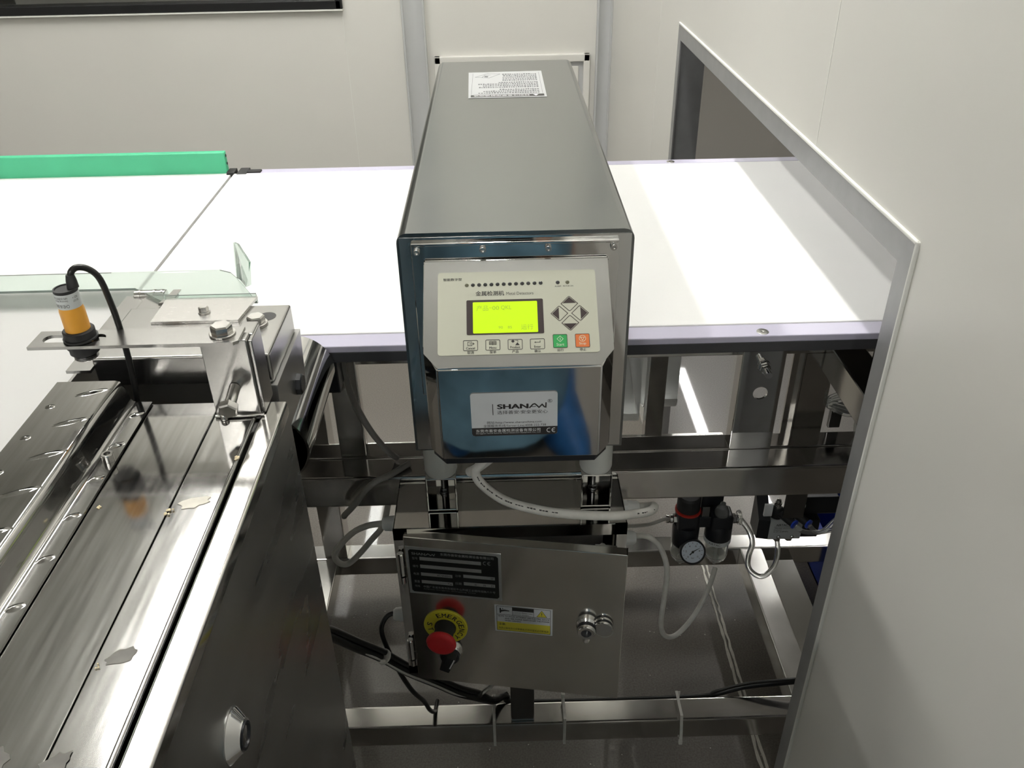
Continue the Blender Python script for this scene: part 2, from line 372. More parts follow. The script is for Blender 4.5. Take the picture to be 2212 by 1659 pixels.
# remaining room shell and the room beyond
b = newbm(); box(b, -4.65, -4.6, -4.6, 7.0, 0, CEIL); struct('wall_left', b, 'wall')
b = newbm(); box(b, -4.6, 5.0, -4.65, -4.6, 0, CEIL); struct('wall_front', b, 'far_wall')
b = newbm(); box(b, -3.6, 5.0, 7.0, 7.05, 0, CEIL); struct('wall_far', b, 'far_wall')
b = newbm(); box(b, 5.0, 5.05, -4.6, 7.0, 0, CEIL); struct('wall_far_right', b, 'far_wall')
# caulk lines left on the floor under the opening
def wiggle(x, wd, seed):
    rnd = random.Random(seed); b = newbm(); L_, R_ = [], []
    y = 0.66
    while y < 1.5:
        dx = rnd.uniform(-0.0012, 0.0012); ww = wd*rnd.uniform(0.6, 1.2)
        L_.append((x+dx-ww/2, y, 0.0)); R_.append((x+dx+ww/2, y, 0.0)); y += rnd.uniform(0.008, 0.02)
    for i in range(len(L_)-1): prism(b, [L_[i], R_[i], R_[i+1], L_[i+1]], (0,0,0.0015))
    return b
cl = thing('caulk_line', 'double bead of dried white caulk along the floor under the opening', 'caulk', (0.395, 1.0, 0))
obj('bead', wiggle(0.3905, 0.0048, 1), 'caulk', cl); obj('bead', wiggle(0.3985, 0.0042, 2), 'caulk', cl)

# ceiling lamps
def lamp(x, y, m, lab, grp):
    t = thing('ceiling_light', lab, 'ceiling light', (x, y, CEIL), grp)
    b = newbm(); box(b, x-0.045, x+0.045, y-0.52, y+0.52, CEIL-0.035, CEIL-0.001, 0.004); obj('body', b, 'lamp_body', t)
    b = newbm(); box(b, x-0.038, x+0.038, y-0.50, y+0.50, CEIL-0.045, CEIL-0.035); obj('diffuser', b, m, t)
for i, (x, y) in enumerate(LAMPS):
    lamp(x, y, 'diffuser', 'white ceiling batten light, one of those over the conveyor room, some added as fill', 'battens over the conveyor room')
for i, (x, y) in enumerate(LAMPS_FAR):
    lamp(x, y, 'diffuser_far', 'white ceiling batten light, one of those over the room beyond, some added as fill', 'battens over the room beyond')

# ================================================================== DETECTOR CONVEYOR
ZB = 0.82
cv = thing('belt_conveyor', 'white flat belt conveyor on a polished steel frame running through the opening', 'conveyor', (0.1, 1.03, 0))
def part(name, fn, m, par, smooth=None, label=None):
    b = newbm(); fn(b); o = obj(name, b, m, par, smooth=smooth)
    if label: o['label'] = label
    return o
part('belt', lambda b: box(b, -0.4130, 0.80, 0.7725, 1.300, ZB-0.006, ZB, 0.0015), 'belt', cv)
part('edge_strip', lambda b: box(b, -0.405, 0.80, 0.746, 0.7712, ZB-0.008, ZB-0.0005, 0.0012), 'edge_white', cv)
part('edge_strip', lambda b: box(b, -0.405, 0.80, 1.3012, 1.320, ZB-0.008, ZB-0.0005, 0.0012), 'edge_white', cv)
part('belt_bed', lambda b: box(b, -0.412, 0.80, 0.7715, 1.301, ZB-0.016, ZB-0.0065), 'gap', cv)
part('side_rail', lambda b: box(b, -0.41, 0.80, 0.747, 0.762, ZB-0.020, ZB-0.008, 0.001), 'edge_black', cv)
part('side_rail', lambda b: box(b, -0.41, 0.80, 1.300, 1.318, ZB-0.020, ZB-0.008, 0.001), 'edge_black', cv)
for x, y in ((0.263,0.7545),(0.268,1.3085)):
    part('screw', lambda b: flat_screw(b, (x,y,ZB-0.0006), (0,0,1), 0.0062), 'bolt', cv, 40)
part('screw', lambda b: flat_screw(b, (-0.392,1.3085,ZB-0.0006), (0,0,1), 0.0055), 'black_plastic', cv, 40)
part('belt_end_plate', lambda b: (box(b, -0.408, -0.393, 1.295, 1.325, ZB-0.03, ZB+0.001, 0.001), box(b, -0.393, -0.372, 1.302, 1.313, ZB-0.004, ZB+0.002, 0.001)), 'black_matte', cv)
part('top_rail', lambda b: box(b, -0.42, 0.80, 0.870, 0.904, 0.7235, 0.7918, 0.002), 'frame_steel', cv, 40)
part('top_rail', lambda b: box(b, -0.42, 0.80, 1.262, 1.296, 0.764, 0.7995, 0.002), 'frame_steel', cv, 40)
part('under_tray', lambda b: box(b, -0.405, 0.80, 0.800, 1.262, 0.792, 0.796), 'dark_steel', cv)
for x in (-0.36, 0.40): part('cross_member', lambda b: box(b, x, x+0.035, 0.9045, 1.262, 0.758, 0.7918, 0.002), 'frame_steel', cv, 40)
part('mid_beam', lambda b: box(b, -0.60, 0.80, 0.810, 0.850, 0.555, 0.601, 0.004), 'frame_steel', cv, 40)
part('mid_beam', lambda b: box(b, -0.60, 0.80, 0.8505, 0.882, 0.565, 0.601, 0.003), 'frame_steel', cv, 40)
part('bottom_beam', lambda b: box(b, -0.60, 0.80, 0.810, 0.850, 0.079, 0.123, 0.004), 'frame_steel', cv, 40)
part('bottom_beam', lambda b: box(b, -0.60, 0.80, 1.176, 1.216, 0.079, 0.121, 0.004), 'frame_steel', cv, 40)
part('side_beam', lambda b: box(b, 0.432, 0.474, 0.850, 1.176, 0.079, 0.121, 0.003), 'frame_steel', cv, 40)
part('side_beam', lambda b: box(b, -0.36, -0.32, 0.850, 1.176, 0.079, 0.121, 0.003), 'frame_steel', cv, 40)
part('back_bar', lambda b: box(b, 0.13, 0.4345, 1.360, 1.386, 0.200, 0.2400, 0.002), 'frame_steel', cv, 40)
part('back_bar', lambda b: box(b, -0.33, -0.02, 1.196, 1.220, 0.318, 0.357, 0.002), 'frame_steel', cv, 40)
part('floor_plate', lambda b: prism(b, [(0.476,0.88,0.100),(0.53,0.88,0.100),(0.53,1.25,0.100),(0.476,1.25,0.100)], (0,0,0.004)), 'polish', cv)
# front channel post with hole and stud
def chan(b):
    x0, x1, y0, y1, z0, z1 = 0.2775, 0.3280, 0.848, 0.870, 0.6012, 0.757
    t = 0.003; zc = 0.6835; xc = 0.3045; r = 0.0088; n = 24
    # front face with a round hole
    outer = []; inner = []
    for i in range(n):
        a = 2*math.pi*i/n; c, s = math.cos(a), math.sin(a); inner.append((xc+r*c, zc+r*s))
        k = 0.014/max(abs(c), abs(s)); outer.append((xc+k*c, zc+k*s))
    for i in range(n):
        j = (i+1)%n; prism(b, [(p[0], y0, p[1]) for p in (outer[i], outer[j], inner[j], inner[i])], (0, t, 0))
    box(b, x0, x1, y0, y0+t, zc+0.014, z1); box(b, x0, x1, y0, y0+t, z0, zc-0.014)
    box(b, x0, xc-0.014, y0, y0+t, zc-0.014, zc+0.014); box(b, xc+0.014, x1, y0, y0+t, zc-0.014, zc+0.014)
    box(b, x0-0.0005, x0+t, y0+0.001, y1, z0, z1, 0.0008); box(b, x1-t, x1+0.0005, y0+0.001, y1, z0, z1, 0.0008)
    box(b, x0-0.002, x1+0.002, y0-0.006, y1, z1-0.003, z1, 0.001)
part('support_post', chan, 'polish', cv)
def stud(b):
    hexbolt(b, (0.3035,0.848,0.7215), (0,-1,0), 0.011, 0.005); hexbolt(b, (0.3035,0.842,0.7215), (0,-1,0), 0.010, 0.005, False)
    cyl(b, (0.3035,0.848,0.7215), (0.3035,0.826,0.7215), 0.004)
part('stud', stud, 'chrome', cv, 30)
part('support_post', lambda b: (box(b, 0.361, 0.397, 0.8705, 0.8745, 0.601, 0.7235), box(b, 0.359, 0.3615, 0.8705, 0.882, 0.601, 0.7235), box(b, 0.349,0.360,0.878,0.882,0.601,0.7235)), 'frame_steel', cv)
part('support_post', lambda b: box(b, -0.207, -0.174, 0.852, 0.8695, 0.6012, 0.77, 0.002), 'frame_steel', cv, 40)
part('rear_post', lambda b: (box(b, 0.272, 0.306, 1.360, 1.390, 0.240, 0.795, 0.002), box(b, 0.272, 0.306, 1.322, 1.361, 0.765, 0.795)), 'frame_steel', cv, 40)
part('rear_post', lambda b: box(b, -0.345, -0.303, 1.180, 1.220, 0.121, 0.766, 0.002), 'frame_steel', cv, 40)
part('side_arm', lambda b: (box(b, 0.382, 0.421, 0.735, 0.8695, 0.700, 0.741, 0.002), box(b, 0.405, 0.421, 0.745, 0.80, 0.741, 0.799)), 'frame_steel', cv)
part('motor_box', lambda b: box(b, -0.211, -0.177, 0.772, 0.806, 0.7475, 0.7915, 0.0012), 'black_plastic', cv)
for x in (-0.56, 0.70):
    for y in (0.83, 1.196):
        part('foot', lambda b: lathe(b, (x,y,0), (0,0,1), [(0.022,0),(0.022,0.008),(0.008,0.014),(0.008,0.080)], 20), 'dark_steel', cv, 40)
part('cabinet_stand', lambda b: box(b, -0.004, 0.031, 0.8155, 0.845, 0.1235, 0.348, 0.0015), 'dark_steel', cv)

# white discharge chute behind the right of the frame
ch = thing('reject_chute', 'curved white plastic chute behind the steel post right of the detector', 'chute', (0.28, 1.43, 0.25))
def chute(b):
    def sheet(x0, x1, y, zt, zb):
        pts = rr(x0*1000, x1*1000, zb*1000, zt*1000, 14, 6); F = frame((0,y,0),(1,0,0),(0,0,1)); flat(b, pts, F, -1, 1)
    sheet(0.213, 0.271, 1.426, 0.60, 0.249); sheet(0.273, 0.351, 1.451, 0.60, 0.265)
part('guard_sheet', chute, 'white_plastic', ch)
def lip(b):
    for x0, x1, y, zb in ((0.219,0.266,1.426,0.251),(0.278,0.345,1.451,0.267)):
        P = []
        for i in range(9):
            a = math.pi/2*i/8; P.append((y-0.03*math.sin(a), zb+0.03*(1-math.cos(a))+0.002))
        for p, q in zip(P, P[1:]): prism(b, [(x0,p[0],p[1]),(x1,p[0],p[1]),(x1,q[0],q[1]),(x0,q[0],q[1])], (0,0,-0.0015))
part('curled_lip', lip, 'white_plastic', ch, 50)
part('hanger', lambda b: (box(b, 0.228, 0.238, 1.322, 1.428, 0.585, 0.60), box(b, 0.228, 0.238, 1.320, 1.330, 0.585, 0.79), box(b, 0.320, 0.330, 1.322, 1.452, 0.585, 0.60), box(b, 0.320, 0.330, 1.320, 1.330, 0.585, 0.79)), 'dark_steel', ch)
part('diagonal_sheet', lambda b: prism(b, [(0.220,1.412,0.54),(0.223,1.412,0.54),(0.268,1.412,0.256),(0.265,1.412,0.256)], (0,0.014,0)), 'white_plastic', ch)

# ================================================================== METAL DETECTOR
md = thing('metal_detector', 'tall polished steel metal detector head with a lit yellow-green screen', 'metal detector', (0.012, 1.03, 0.594))
def hood(b):
    x0, x1, y0, y1, z0, z1 = -0.091, 0.1150, 0.687, 1.377, 0.731, 0.962
    r = 0.009
    def ring(y, x0, x1, z0, z1): return [(x*1, y, z) for x, z in ([(x0,z0)]+[(x0+r-r*math.cos(a), z1-r+r*math.sin(a)) for a in [math.pi/2*i/5 for i in range(6)]]+[(x1-r+r*math.sin(a), z1-r+r*math.cos(a)) for a in [math.pi/2*i/5 for i in range(6)]]+[(x1,z0)])]
    # profile bars: front block, rear block, bridge over the belt
    prism(b, ring(y0, x0, x1, 0.930, z1), (0, y1-y0, 0))
    box(b, x0, x1, y0, 0.738, z0, 0.930); box(b, x0, x1, 1.328, y1, z0, 0.930)
    box(b, x0, x1, 0.738, 1.328, z0, 0.757)
hd = part('housing', hood, 'satin', md, 35)
part('front_cover', lambda b: box(b, -0.0885, 0.1125, 0.6862, 0.6869, 0.733, 0.958), 'polish', md)
part('front_plate', lambda b: box(b, -0.0785, 0.1015, 0.6825, 0.6862, 0.800, 0.9545, 0.0008), 'polish', md)
part('plate_edge', lambda b: box(b, -0.0785, 0.1015, 0.6815, 0.6845, 0.9515, 0.9545, 0.0008), 'polish', md)
for x, z in ((-0.0735,0.947),(-0.0165,0.948),(0.0400,0.948),(0.0965,0.948)):
    part('screw', lambda b: socket_screw(b, (x,0.6825,z), (0,-1,0), 0.0028, 0.0035), 'bolt', md, 40)
# console
cx = 0.012
def console(b):
    def zt(y): return 0.939-0.8*(0.679-y)
    sec = [(0.6825,0.080),(0.679,0.080),(0.6175,0.080),(0.601,0.0685)]
    top = []; bot = []
    for y, hw in sec:
        z = min(0.9392, zt(y)) if y < 0.679 else 0.9392
        top.append((b.verts.new((cx-hw,y,z)), b.verts.new((cx+hw,y,z)))); bot.append((b.verts.new((cx-hw,y,0.784)), b.verts.new((cx+hw,y,0.784))))
    for i in range(3):
        b.faces.new([top[i][0],top[i][1],top[i+1][1],top[i+1][0]]); b.faces.new([bot[i][0],bot[i][1],bot[i+1][1],bot[i+1][0]])
        for k in (0,1): b.faces.new([top[i][k],top[i+1][k],bot[i+1][k],bot[i][k]])
    b.faces.new([top[3][0],top[3][1],bot[3][1],bot[3][0]]); b.faces.new([top[0][0],top[0][1],bot[0][1],bot[0][0]])
    bmesh.ops.recalc_face_normals(b, faces=b.faces)
    bmesh.ops.bevel(b, geom=list(b.edges), offset=0.0012, segments=3, affect='EDGES')
part('console_case', console, 'polish', md, 35)
FP = frame((cx,0.6465,0.913), (1,0,0), (0,0.065,0.052))
FPs = FP @ Matrix.Translation((0,0,0.0004))
part('console_face', lambda b: flat(b, [(-79.3,41.0),(79.3,41.0),(79.3,-43.6),(68.2,-56.8),(-68.2,-56.8),(-79.3,-43.6)], FP, 0, 0.35), 'face_satin', md)
part('console_base', lambda b: (prism(b, [(cx-0.066,0.606,0.7835),(cx+0.066,0.606,0.7835),(cx+0.078,0.622,0.7835),(cx+0.078,0.68,0.7835),(cx-0.078,0.68,0.7835),(cx-0.078,0.622,0.7835)], (0,0,-0.008))), 'black_plastic', md)
cp = part('control_panel', lambda b: flat(b, rr(-67.5,67.5,-46.0,30.2,2.5), FPs, 0, 0.35), 'cream', md, label='cream membrane panel with screen, indicators and keys')
FQ = FPs @ Matrix.Translation((0,0,0.00037))
part('screen_bezel', lambda b: flat(b, rr(-43.2,21.7,-28.1,3.7,1.2), FQ, 0, 0.2), 'ink_brown', cp)
part('screen', lambda b: flat(b, rr(-37.8,16.7,-26.9,1.6,0.8), FQ, 0.2, 0.4), 'lcd', cp, label='lit yellow-green liquid crystal screen')
def lcdtxt(b):
    text(b, '产品', FQ, -34.7, -24.8, -6.6, -1.6, 0.5); text(b, '-', FQ, -24.0, -21.9, -4.2, -3.8, 0.5)
    text(b, '00', FQ, -21.3, -15.6, -5.9, -2.3, 0.5); text(b, 'QKL', FQ, -14.0, -5.2, -6.2, -2.0, 0.5)
    text(b, '90', FQ, -16.4, -12.8, -23.2, -20.8, 0.5); text(b, '85', FQ, -8.6, -5.2, -23.2, -20.8, 0.5)
    text(b, '运行', FQ, 2.5, 12.6, -24.5, -19.7, 0.5)
part('screen_text', lcdtxt, 'lcd_ink', cp)
for i in range(13):
    part('indicator', lambda b: lathe(b, FQ @ Vector(((-42.7+i*5.258)/1000, 0.0178+0.00005*i, 0)), FQ.to_3x3() @ Vector((0,0,1)), [(0.0017,0),(0.0017,0.0002),(0.0010,0.0005),(0,0.0005)], 16), 'led_olive' if i == 0 else 'led_dark', cp)
for x, m_ in ((35.0,'led_dark'),(43.3,'led_olive')):
    part('indicator', lambda b: lathe(b, FQ @ Vector((x/1000, 0.01845, 0)), FQ.to_3x3() @ Vector((0,0,1)), [(0.0017,0),(0.0017,0.0002),(0.0010,0.0005),(0,0.0005)], 16), m_, cp)
def ptxt(b):
    text(b, '智能数字型', FQ, -62.8, -46.9, 22.2, 24.7, 0.06, True)
    text(b, 'ALARM', FQ, 32.4, 37.8, 14.4, 15.5, 0.06, True); text(b, 'MOTOR ON', FQ, 39.4, 48.0, 14.4, 15.5, 0.06, True)
    text(b, '金属检测机', FQ, -35.2, -11.1, 7.5, 12.0, 0.06, True); text(b, 'Metal Detectors', FQ, -9.1, 13.9, 7.9, 10.6, 0.06)
    for x, s, c in ((-40.1,'Cancel','取消'),(-21.5,'Menu','菜单'),(-2.9,'Product','产品'),(15.7,'Enter','确认')):
        hw = {'Cancel':3.7,'Menu':2.9,'Product':4.1,'Enter':2.8}[s]
        text(b, s, FQ, x-hw, x+hw, -41.0, -39.0, 0.1, True); text(b, c, FQ, x-2.7, x+2.7, -45.2, -42.6, 0.06, True)
    text(b, '运行', FQ, 31.9, 37.2, -44.8, -42.2, 0.06, True); text(b, '停止', FQ, 50.7, 56.0, -44.8, -42.2, 0.06, True)
part('lettering', ptxt, 'ink', cp)
for x in (-40.1,-21.5,-2.9,15.7):
    k = part('key', lambda b: stroke(b, rr(x-5.9,x+5.9,-42.0,-33.0,0.9), 0.5, FQ, 0, 0.12, True), 'ink', cp)
def icons(b):
    # leaving arrow, open book, ball-to-square arrow, return arrow
    stroke(b, [(-38.9,-35.0),(-38.9,-34.4),(-42.4,-34.4),(-42.4,-37.6),(-38.9,-37.6),(-38.9,-37.0)], 0.4, FQ, 0, 0.12)
    stroke(b, [(-41.0,-36.0),(-37.0,-36.0)], 0.4, FQ, 0, 0.12); stroke(b, [(-38.2,-35.0),(-37.0,-36.0),(-38.2,-37.0)], 0.4, FQ, 0, 0.12)
    for s in (-1, 1):
        for q in range(5): stroke(b, [(-21.5+s*0.15,-34.3-q*0.75),(-21.5+s*1.6,-34.0-q*0.75),(-21.5+s*2.9,-34.3-q*0.75)], 0.32, FQ, 0, 0.12)
        stroke(b, [(-21.5+s*2.9,-34.3),(-21.5+s*2.9,-37.3)], 0.3, FQ, 0, 0.12)
    stroke(b, [(-21.5,-34.3),(-21.5,-37.6)], 0.3, FQ, 0, 0.12)
    flat(b, [(-4.7+1.3*math.cos(a), -34.6+1.2*math.sin(a)) for a in [2*math.pi*i/14 for i in range(14)]], FQ, 0, 0.12)
    stroke(b, [(-2.6,-33.9),(-0.6,-33.9),(-0.6,-35.6)], 0.35, FQ, 0, 0.12); flat(b, [(-2.9,-38.2),(0.9,-38.2),(-1.0,-35.7)], FQ, 0, 0.12)
    stroke(b, [(18.0,-34.6),(18.0,-36.0),(13.6,-36.0)], 0.45, FQ, 0, 0.12); flat(b, [(13.0,-36.0),(14.4,-35.3),(14.4,-36.7)], FQ, 0, 0.12)
part('key_icon', icons, 'ink', cp)
def diamond(cx_, cy_, r): return [(cx_+r,cy_),(cx_+1,cy_+r-1),(cx_,cy_+r-0.4),(cx_-1,cy_+r-1),(cx_-r,cy_),(cx_-1,cy_-r+1),(cx_,cy_-r+0.4),(cx_+1,cy_-r+1)]
for dx, dy, ax in ((44.0,-1.5,'u'),(35.2,-10.4,'l'),(52.7,-10.4,'r'),(44.0,-19.2,'d')):
    k = part('arrow_key', lambda b: (stroke(b, diamond(dx,dy,7.1), 0.5, FQ, 0, 0.14, True),
        flat(b, {'u':[(dx-5.6,dy+0.6),(dx+5.6,dy+0.6),(dx,dy+6.1)],'d':[(dx-5.6,dy-0.6),(dx,dy-6.1),(dx+5.6,dy-0.6)],
                 'l':[(dx-0.4,dy+5.6),(dx-6.1,dy),(dx-0.4,dy-5.6)],'r':[(dx+0.4,dy+5.6),(dx+0.4,dy-5.6),(dx+6.1,dy)]}[ax], FQ, 0, 0.14)), 'ink_brown', cp)
k = part('start_key', lambda b: flat(b, rr(28.9,40.6,-41.4,-29.6,0.8), FQ, 0, 0.2), 'key_green', cp, label='green start key')
k = part('stop_key', lambda b: flat(b, rr(47.5,59.2,-41.4,-29.6,0.8), FQ, 0, 0.2), 'key_orange', cp, label='orange stop key')
part('key_border', lambda b: (stroke(b, rr(28.9,40.6,-41.4,-29.6,0.8), 0.4, FQ, 0.2, 0.26, True), stroke(b, rr(47.5,59.2,-41.4,-29.6,0.8), 0.4, FQ, 0.2, 0.26, True)), 'ink_brown', cp)
def keyp(b):
    text(b, 'Start', FQ, 31.6, 37.9, -39.8, -37.4, 0.3); text(b, 'Stop', FQ, 50.5, 56.2, -39.8, -37.0, 0.3)
    stroke(b, [(34.75+2.6,-33.6),(34.75,-31.0),(34.75-2.6,-33.6),(34.75,-36.2)], 0.35, FQ, 0.2, 0.3, True); stroke(b, [(34.75,-32.5),(34.75,-34.8)], 0.4, FQ, 0.2, 0.3)
    stroke(b, [(53.4+2.7*math.cos(a), -33.6+2.7*math.sin(a)) for a in [2*math.pi*i/18 for i in range(18)]], 0.35, FQ, 0.2, 0.3, True)
    stroke(b, [(51.8,-32.6),(55.0,-32.6),(53.4,-35.4)], 0.35, FQ, 0.2, 0.3, True)
part('key_print', keyp, 'key_print', cp)
# brand sticker on the console front
FS = frame((cx,0.6004,0.830), (1,0,0), (0,0,1)) @ Matrix.Rotation(math.radians(0.3), 4, 'Z')
bs = part('brand_sticker', lambda b: flat(b, rr(-41.8,32.0,-20.6,23.3,2.6), FS, 0.0, 0.25), 'paper', md, label='white rounded sticker with a black footer band')
part('footer_band', lambda b: flat(b, [(-41.8,-12.2),(32.0,-12.2)]+[(x,y) for x,y in rr(-41.8,32.0,-20.6,-5,2.6)[::-1] if y < -12.5][::1], FS, 0.25, 0.32) if False else (flat(b, [(-41.8,-18.2),(-41.8,-12.2),(32.0,-12.2),(32.0,-18.2)], FS, 0.25, 0.32), flat(b, [(-41.8,-18.2),(32.0,-18.2),(31.2,-19.9),(29.4,-20.6),(-39.2,-20.6),(-41.0,-19.9)], FS, 0.25, 0.32)), 'ink', bs)
def brand(b):
    text(b, 'SHAN', FS, -19.0, 6.9, 7.1, 11.7, 0.4, 2)
    stroke(b, [(8.0,7.3),(9.6,9.2),(11.2,11.0),(12.6,11.4),(13.8,10.4),(16.2,7.6),(18.9,10.6),(20.8,8.0),(22.0,7.7),(22.2,12.4)], 1.15, FS, 0.26, 0.4)
    stroke(b, [(9.8,8.6),(12.6,8.5),(13.6,8.9)], 0.5, FS, 0.26, 0.4)
    stroke(b, [(25.5+1.8*math.cos(a), 13.9+1.6*math.sin(a)) for a in [2*math.pi*i/16 for i in range(16)]], 0.22, FS, 0.26, 0.4, True); text(b, 'R', FS, 24.8, 26.2, 13.0, 14.8, 0.4, True)
    stroke(b, [(-23.1,12.1),(-23.1,1.0)], 0.6, FS, 0.26, 0.4)
    text(b, '选择善安·安全更安心', FS, -19.4, 23.6, 1.6, 5.4, 0.4)
    text(b, '网址/http://www.shananchina.com', FS, -28.4, 18.5, -8.6, -5.4, 0.4); text(b, '全国服务热线/Server-Line:4008-222-738', FS, -31.7, 22.1, -11.7, -8.8, 0.4)
part('lettering', brand, 'ink', bs)
def brand2(b):
    text(b, '东莞市善安金属检测设备有限公司', FS, -38.3, 17.3, -16.9, -13.6, 0.45)
    text(b, 'Dongguan Good Security Metal Detection Equipment Co., Ltd', FS, -38.3, 17.3, -18.7, -17.4, 0.45)
    for x in (25.0, 29.3):
        a0 = [math.radians(a) for a in range(70, 291, 20)]; stroke(b, [(x+2.1*math.cos(a), -16.2+2.1*math.sin(a)) for a in a0], 0.55, FS, 0.33, 0.45)
    stroke(b, [(27.3,-16.2),(29.4,-16.2)], 0.5, FS, 0.33, 0.45)
part('footer_lettering', brand2, 'paper_w', bs)
# instruction sticker on the hood, reading from the other side
FT = frame((cx,1.0,0.9622), (-1,0,0), (0,-1,0))
ts = part('warning_sticker', lambda b: flat(b, [(-52.4,-302),(54.0,-299),(51.0,-148.0),(-52.6,-148.4)], FT, 0, 0.25), 'top_paper', md, label='white printed sticker near the far end of the hood')
part('title_band', lambda b: flat(b, [(-49.5,-164.5),(48.0,-163.5),(48.0,-152.5),(-49.5,-152.5)], FT, 0.25, 0.35), 'ink', ts)
def lines(b):
    rnd = random.Random(3)
    y = -171
    for blk, (n, x0) in enumerate(((3,-44),(4,-44),(5,-44))):
        for i in range(n):
            x = x0; xe = 40-rnd.uniform(0, 12) if i < n-1 else 8
            if blk == 2: xe = 4
            while x < xe:
                ww = rnd.uniform(1.6, 3.0); hh = rnd.uniform(3.6, 6.5); flat(b, [(x,y-hh),(x+ww,y-hh),(x+ww,y),(x,y)], FT, 0.25, 0.33); x += ww+rnd.uniform(0.7, 1.3)
            y -= 9.2
        y -= 4
    stroke(b, [(47.5,-166),(47.5,-292)], 0.4, FT, 0.25, 0.33); stroke(b, [(-48.0,-166),(-48.0,-294)], 0.4, FT, 0.25, 0.33)
    # little line drawing of the machine
    stroke(b, [(8,-286),(26,-290),(44,-268),(24,-262),(8,-286)], 0.8, FT, 0.25, 0.33); stroke(b, [(22,-280),(30,-280),(34,-266)], 0.8, FT, 0.25, 0.33)
    flat(b, [(26,-266),(31,-268),(30,-275),(25,-273)], FT, 0.25, 0.33)
part('fine_print', lines, 'print_mid', ts)
def ttl(b):
    text(b, '特别注意使用前请阅读', FT, -30, 44, -161, -155.5, 0.45, True)
    flat(b, [(-42,-162),(-35,-162),(-38.5,-154)], FT, 0.36, 0.44)
part('title_lettering', ttl, 'paper_w', ts)
# rubber pads and square tubes under the head
for x in (-0.0755, 0.1005):
    part('rubber_pad', lambda b: lathe(b, (x,0.768,0.6425), (0,0,1), [(0.017,0),(0.0185,0.004),(0.0185,0.084),(0.017,0.088)], 28), 'white_rubber', md, 40)
    def sq(b):
        hw, z0, z1, t = 0.0175, 0.5955, 0.6420, 0.0022
        box(b, x-hw, x-hw+t, 0.752, 0.86, z0, z1, 0.0007); box(b, x+hw-t, x+hw, 0.752, 0.86, z0, z1, 0.0007)
        box(b, x-hw+0.001, x+hw-0.001, 0.7525, 0.86, z1-t, z1, 0.0007); box(b, x-hw+0.001, x+hw-0.001, 0.7525, 0.86, z0, z0+t, 0.0007)
        box(b, x-hw+0.001, x+hw-0.001, 0.80, 0.802, z0+0.001, z1-0.001)
    part('mounting_tube', sq, 'polish', md)
    part('tube_bolt', lambda b: (hexbolt(b, (x,0.785,0.598), (0,0,1), 0.008, 0.004), cyl(b, (x,0.785,0.598), (x,0.785,0.638), 0.003)), 'dark_steel', md, 30)

# ================================================================== CONTROL CABINET
cc = thing('control_cabinet', 'polished steel control cabinet with red emergency stop below the detector', 'cabinet', (0.0, 0.76, 0.35))
def shell(b):
    x0, x1, y0, y1, z0, z1, t = -0.131, 0.134, 0.724, 0.8085, 0.352, 0.5942, 0.0015
    box(b, x0, x1, y0, y1, z1-t, z1, 0.0006); box(b, x0, x1, y0, y1, z0, z0+t); box(b, x0, x0+t, y0, y1, z0, z1); box(b, x1-t, x1, y0, y1, z0, z1)
    box(b, x0, x1, y1-t, y1, z0, z1)
    # returned lip round the opening
    box(b, x0, x1, y0-0.0003, y0+t, z1-0.016, z1); box(b, x0, x1, y0-0.0003, y0+t, z0, z0+0.014); box(b, x0, x0+0.016, y0-0.0003, y0+t, z0, z1); box(b, x1-0.014, x1, y0-0.0003, y0+t, z0, z1)
part('cabinet_body', shell, 'polish', cc)
part('mounting_panel', lambda b: box(b, -0.115, 0.118, 0.800, 0.803, 0.37, 0.578), 'plate_grey', cc)
TH = math.radians(9)
FD = frame((-0.119,0.715,0.591), (math.cos(TH),-math.sin(TH),0), (0,0,1))
def dbox(b, x0, x1, y0, y1, z0, z1, bev=0.0): box(b, x0/1000, x1/1000, y0/1000, y1/1000, z0/1000, z1/1000, bev, FD)
def doorm(b):
    dbox(b, 0, 250, -238, 0.0, -1.5, 0, 0.0006); dbox(b, 0, 250, -1.5, 0, -12, -0.5, 0.0005); dbox(b, 0, 250, -238, -236.5, -12, -0.5)
    dbox(b, 0, 1.5, -238, 0, -8, -0.5); dbox(b, 248.5, 250, -238, 0, -12, -0.5); dbox(b, 20, 230, -9, -1.6, -12, -11)
part('door', doorm, 'door_steel', cc)
for z0 in (-62, -205):
    def hinge(b):
        P = FD @ Vector((-0.006, z0/1000, -0.003)); cyl(b, P, P+Vector((0,0,0.034)), 0.0042, 16, 0.001)
        dbox(b, -8, 0.5, z0+2, z0+15, -6, -1, 0.0006); P2 = FD @ Vector((-0.006, z0/1000-0.012, -0.003)); cyl(b, P2, P2+Vector((0,0,0.010)), 0.0036, 16)
    part('hinge', hinge, 'chrome', cc, 35)
npk = [(1.5,-13.2),(110.5,-13.2),(110.5,-86.0),(1.5,-86.0)]
npt = part('nameplate', lambda b: flat(b, npk, FD, 0.0, 0.6), 'plate_grey', cc, label='black and silver rating plate')
part('black_field', lambda b: flat(b, [(7,-17),(105,-17),(107.4,-19.4),(107.4,-80.5),(105,-83),(7,-83),(4.7,-80.5),(4.7,-19.4)], FD, 0.6, 0.75), 'plate_black', npt)
def fields(b):
    for x0, x1, y0, y1 in ((17.1,87.8,-32.4,-27.2),(17.1,87.8,-44.4,-39.2),(17.1,53.8,-56.4,-51.4),(17.1,53.8,-68.4,-63.4),(66.6,103,-54.0,-49.2),(66.6,103,-65.9,-60.9)):
        flat(b, [(x0,y0),(x1,y0),(x1,y1),(x0,y1)], FD, 0.75, 0.85)
part('value_field', fields, 'plate_grey', npt)
